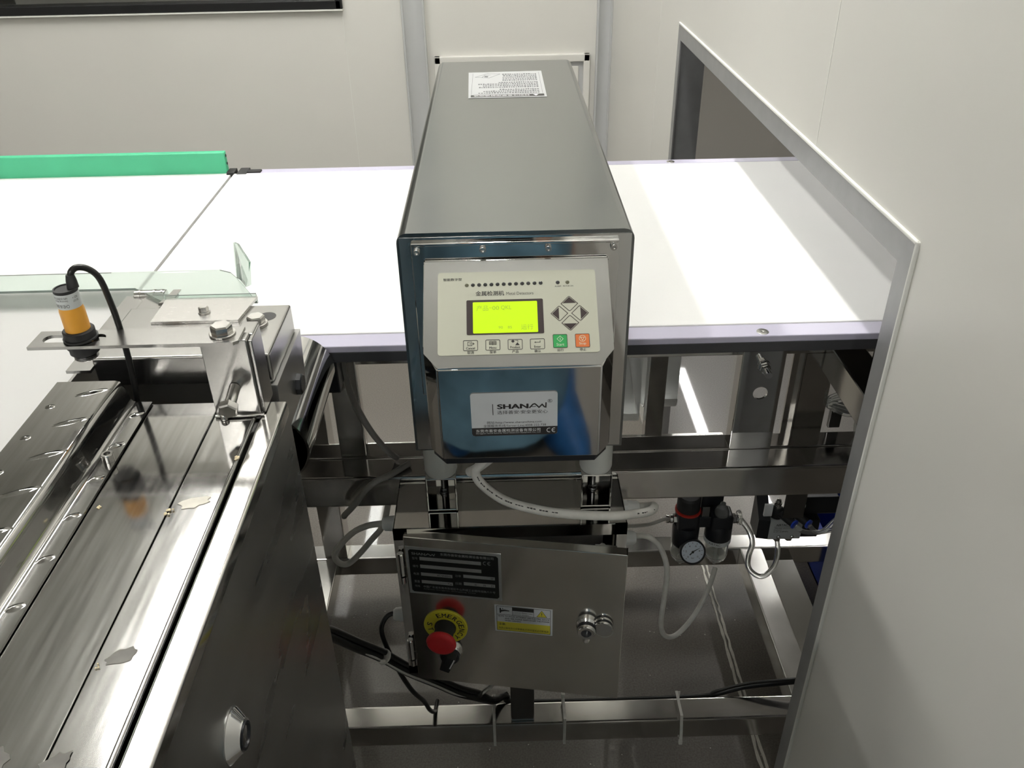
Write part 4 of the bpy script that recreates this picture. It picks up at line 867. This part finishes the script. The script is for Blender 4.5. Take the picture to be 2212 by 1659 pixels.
part('inlet_fitting', lambda b: (lathe(b, (0.205,0.787,0.543), (-1,0,0), [(0.0065,0),(0.0065,0.004)], 6), lathe(b, (0.201,0.787,0.543), (-1,0,0), [(0.004,0),(0.0055,0.001),(0.0055,0.004),(0.0045,0.005),(0.0052,0.006),(0.0052,0.009)], 18)), 'bolt', fr_, 35)
part('outlet_fitting', lambda b: (lathe(b, (0.273,0.787,0.541), (1,0,0), [(0.0065,0),(0.0065,0.004)], 6), lathe(b, (0.277,0.787,0.541), (1,0,0), [(0.005,0),(0.006,0.001),(0.006,0.004),(0.0045,0.005)], 18)), 'chrome', fr_, 35)
part('outlet_collar', lambda b: lathe(b, (0.280,0.787,0.542), (1,0,0), [(0.0085,0),(0.0092,0.001),(0.0092,0.003),(0.0085,0.004)], 24), 'acryl_clear', fr_, 50)

# solenoid valve
sv = thing('solenoid_valve', 'grey and black solenoid valve block with blue push fittings', 'valve', (0.348, 0.80, 0.49))
vb = part('valve_body', lambda b: box(b, 0.3265, 0.368, 0.798, 0.826, 0.493, 0.5235, 0.001), 'label_grey', sv)
FV = frame((0.347,0.798,0.508), (1,0,0), (0,0,1))
def vtxt(b):
    text(b, 'AIRTAC', FV, -12.5, 2.0, 7.6, 10.6, 0.15, True); text(b, 'S', FV, 4.4, 6.0, 7.6, 10.6, 0.15, True); stroke(b, [(-15,6.2),(15,6.2)], 0.3, FV, 0.02, 0.15)
    text(b, 'Model 4V210-08', FV, -13.5, 11, 3.0, 4.8, 0.15); text(b, 'Pressure', FV, -14.5, -5, 0.2, 1.9, 0.15); text(b, '0.15~0.8MPa', FV, -14.5, 4, -2.8, -0.9, 0.15)
part('lettering', vtxt, 'ink', vb)
for x in (0.340, 0.357): part('screw', lambda b: lathe(b, (x,0.798,0.4975), (0,-1,0), [(0.0030,0),(0.0030,0.001),(0.002,0.0022),(0,0.0025)], 18), 'chrome', sv, 50)
part('end_block', lambda b: prism(b, [(0.3265,0.798,0.494),(0.3265,0.826,0.494),(0.3265,0.826,0.550),(0.3265,0.798,0.524)], (-0.014,0.003,0)), 'black_plastic', sv)
part('coil', lambda b: (box(b, 0.368, 0.390, 0.800, 0.826, 0.494, 0.522, 0.001), box(b, 0.362, 0.412, 0.808, 0.822, 0.5245, 0.551, 0.002)), 'black_plastic', sv)
part('coil_connector', lambda b: cyl(b, (0.355,0.800,0.548), (0.366,0.800,0.546), 0.003), 'white_plastic', sv)
part('wire_tag', lambda b: box(b, 0.3155, 0.3255, 0.796, 0.799, 0.534, 0.552), 'paper_w', sv)
for x in (0.336, 0.3535):
    part('push_fitting', lambda b: (lathe(b, (x,0.808,0.524), (0,0,1), [(0.0075,0),(0.0075,0.012),(0.005,0.015)], 20), cyl(b, (x,0.808,0.532), (x+0.015,0.786,0.529), 0.0052)), 'black_matte', sv, 40)
    part('fitting_screw', lambda b: (lathe(b, (x,0.808,0.539), (0,0,1), [(0.0058,0),(0.0058,0.003)], 6), lathe(b, (x,0.808,0.542), (0,0,1), [(0.0042,0),(0.0046,0.001),(0.0046,0.003),(0.003,0.004),(0.003,0.008),(0.001,0.009)], 18)), 'bolt', sv, 35)
    part('blue_collet', lambda b: lathe(b, (x+0.0148,0.7865,0.529), (0.55,-0.80,-0.1), [(0.0058,0),(0.0062,0.0006),(0.0062,0.0022),(0.0050,0.0028),(0.0030,0.0028)], 22), 'blue', sv, 40)
for x in (0.342, 0.357): part('port_nut', lambda b: lathe(b, (x,0.808,0.484), (0,0,1), [(0.0042,0),(0.0055,0.001),(0.0055,0.009)], 6), 'bolt', sv)

part('mounting_bracket', lambda b: box(b, 0.236, 0.262, 0.7770, 0.7800, 0.590, 0.640), 'dark_steel', fr_)
fr_.scale = (1.143,)*3; fr_.location = (0.272, 0.898, 0.3645)
part('mounting_bracket', lambda b: box(b, 0.335, 0.360, 0.785, 0.788, 0.540, 0.630), 'dark_steel', sv)
sv.scale = (1.125,)*3; sv.location = (0.3915, 0.901, 0.397)

# ================================================================== HOSES AND CABLES
def hose(name, lab, cat, m, r, pts, n=14, loc=None, extra=None):
    b = newbm(); tube(b, pts, r, n); o = obj(name, b, m, None, loc or pts[0], smooth=80); tag(o, lab, cat); return o
wh = hose('white_hose', 'thick white printed hose curving from under the detector to the cabinet', 'hose', 'white_hose', 0.0050,
    [(-0.012,0.712,0.722),(-0.024,0.70,0.706),(-0.033,0.694,0.697),(-0.026,0.688,0.684),(-0.004,0.683,0.667),(0.025,0.679,0.658),(0.059,0.679,0.650),(0.108,0.684,0.641),(0.140,0.697,0.632),(0.157,0.715,0.620),(0.165,0.738,0.606),(0.162,0.752,0.594),(0.154,0.757,0.589),(0.146,0.758,0.587)])
def hose_print(b):
    P = smooth_path([(-0.033,0.694,0.697),(-0.026,0.688,0.684),(-0.004,0.683,0.667),(0.025,0.679,0.658),(0.059,0.679,0.650),(0.108,0.684,0.641),(0.140,0.697,0.632),(0.157,0.715,0.620)], 10)
    view = Vector((0,-0.75,0.66)).normalized(); rnd = random.Random(9)
    for i in range(3, len(P)-1, 1):
        if i in range(38,58) or (i % 4) == 3: continue
        t = (P[i+1]-P[i]).normalized(); nrm = (view-t*view.dot(t)).normalized(); sd = t.cross(nrm)
        L_ = (P[i+1]-P[i]).length*0.8; q = P[i]+nrm*0.00503; h = rnd.uniform(0.0004, 0.0008)
        prism(b, [q-sd*h, q+t*L_-sd*h, q+t*L_+sd*h, q+sd*h], nrm*0.0002)
b = newbm(); hose_print(b); o = obj('hose_print', b, 'ink', wh)
hs = hose('hose_stub', 'short white hose end rising behind the console base', 'hose', 'white_hose', 0.0050, [(-0.040,0.705,0.688),(-0.031,0.700,0.697),(-0.018,0.703,0.706),(0.000,0.712,0.716)])
hose('grey_power_cable', 'white cable hanging in a deep loop from the cabinet to the air regulator', 'cable', 'white_hose', 0.0036,
    [(0.144, 0.768, 0.532), (0.158, 0.78, 0.5238), (0.1744, 0.7859, 0.5146), (0.1901, 0.7907, 0.4919), (0.202, 0.7953, 0.4521), (0.2045, 0.8019, 0.3965), (0.2059, 0.8107, 0.3345), (0.216, 0.8204, 0.2974), (0.2352, 0.8313, 0.2861), (0.2603, 0.8456, 0.3062), (0.2802, 0.8611, 0.3405), (0.2955, 0.8893, 0.3576)])
bpy.data.objects['grey_power_cable'].name = 'looped_white_cable'
hose('air_line', 'thin grey air line entering the regulator from the left', 'hose', 'greyw_cable', 0.0024, [(0.1432, 0.8189, 0.5046), (0.1836, 0.8477, 0.4809), (0.21, 0.8721, 0.4674), (0.2246, 0.8995, 0.4433)])
hose('clear_air_tube', 'clear tube looping from the regulator down and up to the valve', 'tube', 'acryl_clear', 0.0038,
    [(0.3235, 0.8995, 0.441), (0.3355, 0.89, 0.4265), (0.3406, 0.8827, 0.4097), (0.3371, 0.8789, 0.3884), (0.3394, 0.8774, 0.3683), (0.3524, 0.8758, 0.354), (0.3664, 0.8788, 0.351), (0.3805, 0.8885, 0.3605), (0.3866, 0.9016, 0.3767), (0.3853, 0.909, 0.3918)])
hose('clear_air_tube', 'clear tube from the left blue fitting bending out to the right', 'tube', 'acryl_clear', 0.0033, [(0.3966, 0.882, 0.4396), (0.4062, 0.8727, 0.4376), (0.4306, 0.8745, 0.4352), (0.4513, 0.8894, 0.4396), (0.4737, 0.9039, 0.4494), (0.5076, 0.9396, 0.4732)])
hose('clear_air_tube', 'clear tube from the right blue fitting bending out to the right', 'tube', 'acryl_clear', 0.0033, [(0.4163, 0.882, 0.4396), (0.4213, 0.8715, 0.4384), (0.437, 0.874, 0.437), (0.4628, 0.8825, 0.4414), (0.4982, 0.9116, 0.4662)])
hose('grey_cable', 'light grey cable looping left of the cabinet', 'cable', 'greyw_cable', 0.0038,
    [(-0.143,0.770,0.563),(-0.153,0.770,0.563),(-0.170,0.771,0.559),(-0.188,0.773,0.547),(-0.206,0.776,0.525),(-0.216,0.780,0.505),(-0.213,0.785,0.487),(-0.203,0.790,0.481),(-0.188,0.795,0.493),(-0.172,0.800,0.511),(-0.156,0.803,0.532),(-0.150,0.83,0.55),(-0.15,0.90,0.56)])
hose('grey_cable', 'dark grey cable arching over the beam left of the cabinet', 'cable', 'grey_cable', 0.0038, [(-0.200,0.795,0.555),(-0.198,0.79,0.561),(-0.185,0.788,0.577),(-0.169,0.790,0.598),(-0.156,0.797,0.606),(-0.142,0.808,0.6055),(-0.120,0.83,0.6055)])
hose('grey_cable', 'grey cable sagging from the black box down to the beam', 'cable', 'grey_cable', 0.0038, [(-0.178,0.805,0.785),(-0.177,0.80,0.771),(-0.176,0.80,0.753),(-0.172,0.81,0.710),(-0.160,0.82,0.664),(-0.146,0.832,0.626),(-0.136,0.842,0.6055)])
hose('black_cable', 'black cable dropping from the white gland at the lower cabinet side', 'cable', 'black_cable', 0.0032, [(-0.141,0.765,0.415),(-0.152,0.763,0.418),(-0.160,0.758,0.415),(-0.1655,0.752,0.402),(-0.161,0.748,0.375),(-0.150,0.748,0.33),(-0.138,0.763,0.268),(-0.128,0.790,0.210),(-0.123,0.806,0.168),(-0.120,0.835,0.1275),(-0.118,0.858,0.122)])
cbt = [(-0.205,0.57,0.60),(-0.206,0.62,0.545),(-0.203,0.66,0.495),(-0.187,0.70,0.429),(-0.163,0.722,0.383),(-0.137,0.742,0.331),(-0.105,0.762,0.282),(-0.077,0.782,0.235),(-0.053,0.806,0.193),(-0.030,0.838,0.142),(-0.012,0.857,0.128),(0.02,0.862,0.105),(0.28,0.862,0.105),(0.318,0.860,0.118),(0.362,0.858,0.136),(0.416,0.852,0.150),(0.50,0.85,0.160)]
cb = thing('cable_bundle', 'bundle of black and grey cables sloping down to the bottom beam', 'cables', cbt[0])
part('black_cable', lambda b: tube(b, cbt, 0.0052, 12), 'black_cable', cb, 80)
part('black_cable', lambda b: tube(b, [(p[0]+0.004,p[1]+0.002,p[2]+0.009) for p in cbt[:9]]+[(-0.030,0.838,0.146),(-0.010,0.862,0.128)], 0.0036, 12), 'black_cable', cb, 80)
part('grey_cable', lambda b: tube(b, [(p[0]-0.002,p[1]-0.006,p[2]+0.006) for p in cbt[:9]]+[(-0.034,0.832,0.146),(-0.018,0.856,0.128)], 0.0020, 10), 'greyw_cable', cb, 80)
hose('clear_thin_tube', 'thin clear tube coming down from the cabinet bottom left', 'tube', 'acryl_clear', 0.0030, [(-0.018,0.78,0.352),(-0.020,0.77,0.300),(-0.028,0.775,0.262),(-0.040,0.790,0.228),(-0.050,0.806,0.196)])
# cable ties
def tie(x, lab, lean=0.0, tail=0.0):
    t = thing('cable_tie', lab, 'cable tie', (x, 0.81, 0.10), 'cable ties round the bottom beam')
    b = newbm(); y0, y1, z0, z1 = 0.8080, 0.8525, 0.0765, 0.1345; w_ = 0.0020
    for p in ([(x-w_,y0,z0),(x+w_,y0,z0),(x+w_+lean,y0,z1),(x-w_+lean,y0,z1)],): prism(b, p, (0,0.0012,0))
    box(b, x-w_+lean, x+w_+lean, y0, y1, z1, z1+0.0012); box(b, x-w_, x+w_, y0, y1, z0-0.0012, z0); box(b, x-w_, x+w_, y1-0.001, y1, z0, z1)
    obj('strap', b, 'white_hose', t)
    b = newbm()
    if tail: box(b, x-0.004, x+0.0015, y0-0.004, y0+0.001, z0-0.006, z0+0.002, 0.0008)
    else: box(b, x-0.003+lean, x+0.003+lean, y1-0.006, y1-0.001, z1+0.0012, z1+0.007, 0.0008)
    obj('head', b, 'white_hose', t)
tie(-0.0295, 'white cable tie on the bottom beam just left of the stand'); tie(0.0765, 'white cable tie on the bottom beam just right of the stand')
tie(0.2560, 'slightly bent white cable tie on the bottom beam, rightmost of the three', -0.004, 1)
t = thing('cable_tie', 'small white cable tie round the black cable bundle', 'cable tie', (-0.163,0.722,0.383))
b = newbm(); P = Vector((-0.160,0.722,0.386)); ax_ = Vector((-0.026,-0.020,0.052)).normalized(); lathe(b, P, ax_, [(0.0092,0),(0.0098,0.0003),(0.0098,0.0026),(0.0092,0.003)], 24); obj('strap', b, 'greyw_cable', t, smooth=40)
b = newbm(); box(b, -0.163,-0.157,0.7075,0.7125,0.388,0.393,0.0008); obj('head', b, 'greyw_cable', t)
# wrapped tubes and black bracket seen through the opening
tb = thing('tube_tangle', 'tangle of clear tubes tied beside a black bracket in the opening', 'tubes', (0.42, 0.87, 0.64))
for k in range(4):
    d = k*0.0045
    part('clear_tube', lambda b: tube(b, [(0.47,0.90,0.70-d),(0.44,0.875,0.675-d),(0.405,0.865,0.668-d*0.8),(0.397,0.866,0.662-d*0.8),(0.405,0.868,0.655-d*0.8),(0.425,0.868,0.648-d),(0.437+d*0.4,0.868,0.636),(0.440+d*0.5,0.868,0.612),(0.446+d,0.868,0.59)], 0.0022, 8), 'acryl_clear', tb, 80)
part('bracket', lambda b: (box(b, 0.4115, 0.4270, 0.884, 0.890, 0.604, 0.640, 0.001), box(b, 0.4115,0.446,0.876,0.892,0.632,0.640,0.001)), 'dark_steel', tb)
part('wrap', lambda b: lathe(b, (0.437,0.868,0.640), (0.3,0,-1), [(0.006,0),(0.0085,0.001),(0.0085,0.006),(0.006,0.007)], 14), 'black_plastic', tb, 40)
bb = thing('blue_crate', 'corner of a blue plastic crate on the floor beyond the partition', 'crate', (0.66, 1.26, 0))
part('crate_wall', lambda b: (box(b, 0.605,0.610,1.14,1.36,0.0,0.105), box(b, 0.605,0.80,1.14,1.145,0.0,0.105), box(b, 0.605,0.80,1.355,1.36,0.0,0.105), box(b, 0.795,0.80,1.14,1.36,0.0,0.105), box(b, 0.605,0.80,1.14,1.36,0.0,0.005)), 'crate_blue', bb)
part('rim', lambda b: (box(b, 0.599,0.611,1.134,1.366,0.102,0.110,0.001), box(b, 0.599,0.806,1.134,1.146,0.102,0.110,0.001)), 'crate_blue', bb)

# ================================================================== DEBRIS
def blob(name, lab, cat, pts, z, h, m, grp=None):
    b = newbm(); prism(b, [(x, y, z) for x, y in pts], (0,0,h)); c = (sum(p[0] for p in pts)/len(pts), sum(p[1] for p in pts)/len(pts), z)
    o = obj(name, b, m, None, c); tag(o, lab, cat, grp); return o
def irregular(cx_, cy_, rx, ry, ang, seed, n=16, jit=0.22):
    rnd = random.Random(seed); o = []
    for i in range(n):
        a = 2*math.pi*i/n; k = 1+rnd.uniform(-jit, jit); x = rx*k*math.cos(a); y_ = ry*k*math.sin(a)
        o.append((cx_+x*math.cos(ang)-y_*math.sin(ang), cy_+x*math.sin(ang)+y_*math.cos(ang)))
    return o
blob('dried_smear', 'pale dried smear across the narrow deck plate of the feed machine', 'smear', irregular(-0.2055,0.4335,0.0100,0.0052,0.3,1), 0.8813, 0.0003, 'smear')
def crumb(x, y, z, r, lab, seed):
    b = newbm(); rnd = random.Random(seed)
    for k in range(5):
        c = Vector((x+rnd.uniform(-r,r), y+rnd.uniform(-r,r)*1.6, z+r*0.4)); r0 = bmesh.ops.create_icosphere(b, subdivisions=1, radius=r*rnd.uniform(0.4,0.7))
        for v in r0['verts']: v.co = Vector((v.co.x*rnd.uniform(0.8,1.2), v.co.y*rnd.uniform(0.8,1.3), v.co.z*0.7))+c
    o = obj('crumb', b, 'crumb', None, (x,y,z), smooth=60); tag(o, lab, 'crumb')
crumb(-0.1885,0.479,0.8813,0.0020,'tan crumb on the bead beside the outer rail',1); crumb(-0.2185,0.4235,0.8815,0.0019,'cluster of pale crumbs beside the dried smear',2)
crumb(-0.2665,0.431,0.8815,0.0011,'tiny crumb on the wide deck plate below the guard edge',3); crumb(-0.2170,0.302,0.8815,0.0010,'tiny crumb on the seam beside the grey stain',4)
blob('stain', 'grey greasy stain on the narrow deck plate beside the tiny crumb', 'stain', irregular(-0.2070,0.3085,0.0090,0.0052,0.5,7), 0.8813, 0.00012, 'grease')
blob('stain', 'grey stain at the near end of the deck seam', 'stain', irregular(-0.2150,0.2460,0.0075,0.0050,0.6,8), 0.8817, 0.00012, 'grease')
blob('stain', 'broad grey stain in the bottom left corner of the deck', 'stain', irregular(-0.2480,0.2480,0.0110,0.0075,0.1,9), 0.8816, 0.00012, 'grease')
# grit on the floor: nobody could count it
b = newbm(); rnd = random.Random(12)
for k in range(260):
    x = rnd.uniform(-0.45, 0.75); y_ = rnd.uniform(0.62, 1.6); r = rnd.uniform(0.0006, 0.0016)
    r0 = bmesh.ops.create_icosphere(b, subdivisions=1, radius=r)
    for v in r0['verts']: v.co = Vector((v.co.x, v.co.y, v.co.z*0.6+r*0.5))+Vector((x,y_,0))
g = obj('floor_grit', b, 'caulk', None, (0.1,1.0,0)); tag(g, 'fine pale grit scattered over the floor under the conveyor', 'grit'); g['kind'] = 'stuff'

# ================================================================== PHOTOGRAPHER (seen mirrored in the polished console)
def skin_mesh(verts, edges, sub=2):
    me = bpy.data.meshes.new('s'); me.from_pydata([v[0] for v in verts], edges, []); o = bpy.data.objects.new('s', me); C.objects.link(o)
    md_ = o.modifiers.new('skin', 'SKIN'); md_.use_smooth_shade = True
    me.update(); sl = me.skin_vertices[0].data
    for i, v in enumerate(verts):
        r = v[1]; sl[i].radius = r if isinstance(r, tuple) else (r, r)
    sl[0].use_root = True
    ss = o.modifiers.new('sub', 'SUBSURF'); ss.levels = sub; ss.render_levels = sub
    bpy.context.view_layer.update()
    m2 = bpy.data.meshes.new_from_object(o.evaluated_get(bpy.context.evaluated_depsgraph_get()))
    bpy.data.objects.remove(o); return m2
pr = thing('person', 'person in a blue gown and blue boot covers holding up a phone', 'person', (0.02, -0.55, 0))
def add_mesh(name, me, m, par):
    base = Vector(par['_w'])
    for v in me.vertices: v.co -= base
    for p in me.polygons: p.use_smooth = True
    me.materials.clear(); me.materials.append(M[m]); o = bpy.data.objects.new(name, me); C.objects.link(o); o.parent = par; o['_w'] = tuple(base); return o
J = [((0.02,-0.56,0.86),(0.13,0.10)), ((0.02,-0.56,1.00),(0.12,0.09)), ((0.02,-0.56,1.20),(0.14,0.10)), ((0.02,-0.555,1.33),(0.12,0.085)), ((0.02,-0.54,1.41),0.05), ((0.02,-0.52,1.46),0.052),
     ((0.19,-0.55,1.32),0.055), ((0.25,-0.40,1.12),0.042), ((0.10,-0.14,1.20),0.030), ((0.082,-0.075,1.222),(0.032,0.016)),
     ((-0.15,-0.55,1.32),0.055), ((-0.21,-0.40,1.12),0.042), ((-0.08,-0.14,1.20),0.030), ((-0.070,-0.075,1.222),(0.032,0.016)),
     ((0.11,-0.56,0.82),0.085), ((0.13,-0.54,0.46),0.055), ((0.12,-0.56,0.12),0.040), ((-0.07,-0.56,0.82),0.085), ((-0.08,-0.58,0.46),0.055), ((-0.08,-0.60,0.12),0.040),
     ((0.13,-0.50,0.05),0.036), ((0.14,-0.44,0.035),0.030), ((-0.09,-0.54,0.05),0.036), ((-0.10,-0.48,0.035),0.030)]
E_ = [(0,1),(1,2),(2,3),(3,4),(4,5),(3,6),(6,7),(7,8),(8,9),(3,10),(10,11),(11,12),(12,13),(0,14),(14,15),(15,16),(0,17),(17,18),(18,19),(16,20),(20,21),(19,22),(22,23)]
# five fingers a side rooted in the palms
def finger(hand, s, dz, ln, fwd):
    hx, hy, hz = hand; i = len(J)
    J.append(((hx-s*0.004, hy+0.012, hz+dz*0.6),0.009)); J.append(((hx+s*0.004, hy+0.045*ln, hz+dz),0.0085)); J.append(((hx-s*0.006, hy+0.066*ln, hz+dz*1.05),0.0078)); J.append(((hx-s*0.024, hy+0.068*ln+fwd, hz+dz*1.05),0.0068))
    E_.append((i,i+1)); E_.append((i+1,i+2)); E_.append((i+2,i+3))
    return i
for s, hi in ((1,9),(-1,13)):
    h = J[hi][0]
    for dz, ln in ((0.024,0.92),(0.008,1.0),(-0.008,0.95),(-0.024,0.82)):
        i = finger(h, s, dz, ln, 0.0); E_.append((hi,i))
    i = len(J); J.append(((h[0]-s*0.020, h[1]+0.006, h[2]+0.012),0.011)); J.append(((h[0]-s*0.034, h[1]+0.024, h[2]+0.018),0.009)); J.append(((h[0]-s*0.040, h[1]+0.040, h[2]+0.020),0.0075))
    E_ += [(hi,i),(i,i+1),(i+1,i+2)]
body = add_mesh('body', skin_mesh(J, E_), 'skin', pr)
# gown over trunk, arms and legs
def gownm(b):
    def ringset(rows, n=28, amp=0.006, seed=0, cap=False):
        rings = []
        for k, (cx_, cy_, z, rx, ry) in enumerate(rows):
            rings.append([b.verts.new((cx_+(rx+amp*math.sin(5*a+k*0.6+seed)*(1+0.4*k/len(rows)))*math.cos(a), cy_+(ry+amp*math.sin(7*a-k*0.5))*math.sin(a), z)) for a in [2*math.pi*i/n for i in range(n)]])
        for a_, c_ in zip(rings, rings[1:]):
            for i in range(n): b.faces.new([a_[i],a_[(i+1)%n],c_[(i+1)%n],c_[i]])
    ringset([(0.02,-0.54,1.44,0.055,0.055),(0.02,-0.55,1.40,0.10,0.08),(0.02,-0.555,1.36,0.185,0.105),(0.02,-0.56,1.28,0.195,0.125),(0.02,-0.56,1.10,0.18,0.13),(0.02,-0.56,0.95,0.175,0.13),(0.02,-0.56,0.80,0.19,0.15),(0.0,-0.56,0.60,0.19,0.16),(-0.01,-0.555,0.42,0.185,0.16),(-0.02,-0.55,0.26,0.18,0.155),(-0.03,-0.540,0.14,0.175,0.155),(-0.035,-0.535,0.06,0.172,0.155)])
gm = newbm(); gownm(gm); gw = obj('gown', gm, 'gown', pr, smooth=80)
def sleeve(b, P, R_): tube(b, P, lambda t: R_[0]+(R_[1]-R_[0])*t+0.003*math.sin(t*30), 18, 8)
part('sleeve', lambda b: sleeve(b, [(0.15,-0.55,1.33),(0.20,-0.54,1.31),(0.255,-0.40,1.115),(0.17,-0.24,1.165),(0.105,-0.145,1.195)], (0.078,0.044)), 'gown', pr, 80)
part('sleeve', lambda b: sleeve(b, [(-0.11,-0.55,1.33),(-0.16,-0.54,1.31),(-0.215,-0.40,1.115),(-0.14,-0.24,1.165),(-0.083,-0.145,1.195)], (0.078,0.044)), 'gown', pr, 80)
def boot(b, x, y0, yaw):
    R = Matrix.Translation((x,y0,0)) @ Matrix.Rotation(yaw, 4, 'Z')
    rows = [(0.0,0.003,0.047,0.135),(0.0,0.02,0.054,0.145),(0.0,0.05,0.052,0.135),(-0.015,0.085,0.048,0.105),(-0.05,0.12,0.047,0.070),(-0.06,0.20,0.050,0.062),(-0.06,0.32,0.056,0.062)]
    rings = [[b.verts.new(R @ Vector((rx*math.cos(a)+0.002*math.sin(6*a+k), cy_+ry*math.sin(a), z))) for a in [2*math.pi*i/24 for i in range(24)]] for k, (cy_, z, rx, ry) in enumerate(rows)]
    for a_, c_ in zip(rings, rings[1:]):
        for i in range(24): b.faces.new([a_[i],a_[(i+1)%24],c_[(i+1)%24],c_[i]])
    b.faces.new(rings[0][::-1])
part('boot_cover', lambda b: boot(b, 0.135, -0.515, -0.30), 'boot', pr, 80); part('boot_cover', lambda b: boot(b, -0.10, -0.57, 0.12), 'boot', pr, 80)
# head with hood, mask, nose, eyes, ears
HC = Vector((0.02,-0.475,1.545))
def headm(b):
    bmesh.ops.create_uvsphere(b, u_segments=32, v_segments=24, radius=1)
    for v in b.verts:
        x, y_, z = v.co; jaw = 1-0.22*max(0,-z); v.co = Vector((x*0.074*jaw, y_*0.094*(1-0.1*max(0,-z)), z*0.112))
        if y_ > 0.8 and -0.25 < z < 0.15: v.co.y += 0.014*(1-abs(x)*3 if abs(x) < 0.33 else 0)       # nose
        if y_ > 0.6 and 0.1 < z < 0.35 and 0.2 < abs(x) < 0.6: v.co.y -= 0.006                          # eye sockets
        v.co = Matrix.Rotation(math.radians(-28), 3, 'X') @ v.co + HC
    for s in (-1, 1): lathe(b, HC+Vector((s*0.072,0.0,0.0)), (s,0,0.1), [(0.016,0),(0.020,0.006),(0.014,0.010),(0,0.006)], 14)
part('head', headm, 'skin', pr, 70)
R28 = Matrix.Rotation(math.radians(-28), 3, 'X')
def hoodm(b):
    bmesh.ops.create_uvsphere(b, u_segments=32, v_segments=24, radius=1)
    dl = [v for v in b.verts if v.co.y > 0.55 and v.co.z < 0.62]; bmesh.ops.delete(b, geom=dl, context='VERTS')
    for v in b.verts: v.co = R28 @ Vector((v.co.x*0.090, v.co.y*0.105, v.co.z*0.125)) + HC
part('hood', hoodm, 'gown', pr, 70)
def maskm(b):
    bmesh.ops.create_uvsphere(b, u_segments=32, v_segments=24, radius=1)
    dl = [v for v in b.verts if v.co.y < 0.25 or v.co.z > 0.02 or v.co.z < -0.85]; bmesh.ops.delete(b, geom=dl, context='VERTS')
    for v in b.verts: v.co = R28 @ Vector((v.co.x*0.080, v.co.y*0.106+0.006*(1-abs(v.co.x)), v.co.z*0.112)) + HC
part('mask', maskm, 'mask', pr, 70)
for s in (-1, 1): part('eye', lambda b: lathe(b, HC + R28 @ Vector((s*0.028, 0.084, 0.022)), R28 @ Vector((0,1,0)), [(0.011,0),(0.010,0.003),(0.005,0.005),(0,0.0055)], 16), 'eye', pr, 60)
# phone just behind the camera point
PH = CAM @ Matrix.Translation((-0.012, -0.020, 0.0085))
ph = thing('phone', 'black phone held level in both hands', 'phone', tuple(PH.to_translation()))
part('phone_body', lambda b: box(b, -0.068, 0.068, -0.033, 0.033, -0.0035, 0.0035, 0.003, PH), 'phone', ph, 40)
part('phone_screen', lambda b: box(b, -0.062, 0.062, -0.030, 0.030, 0.0036, 0.0038, 0, PH), 'gap', ph)

for o in bpy.data.objects:
    if '_w' in o: del o['_w']
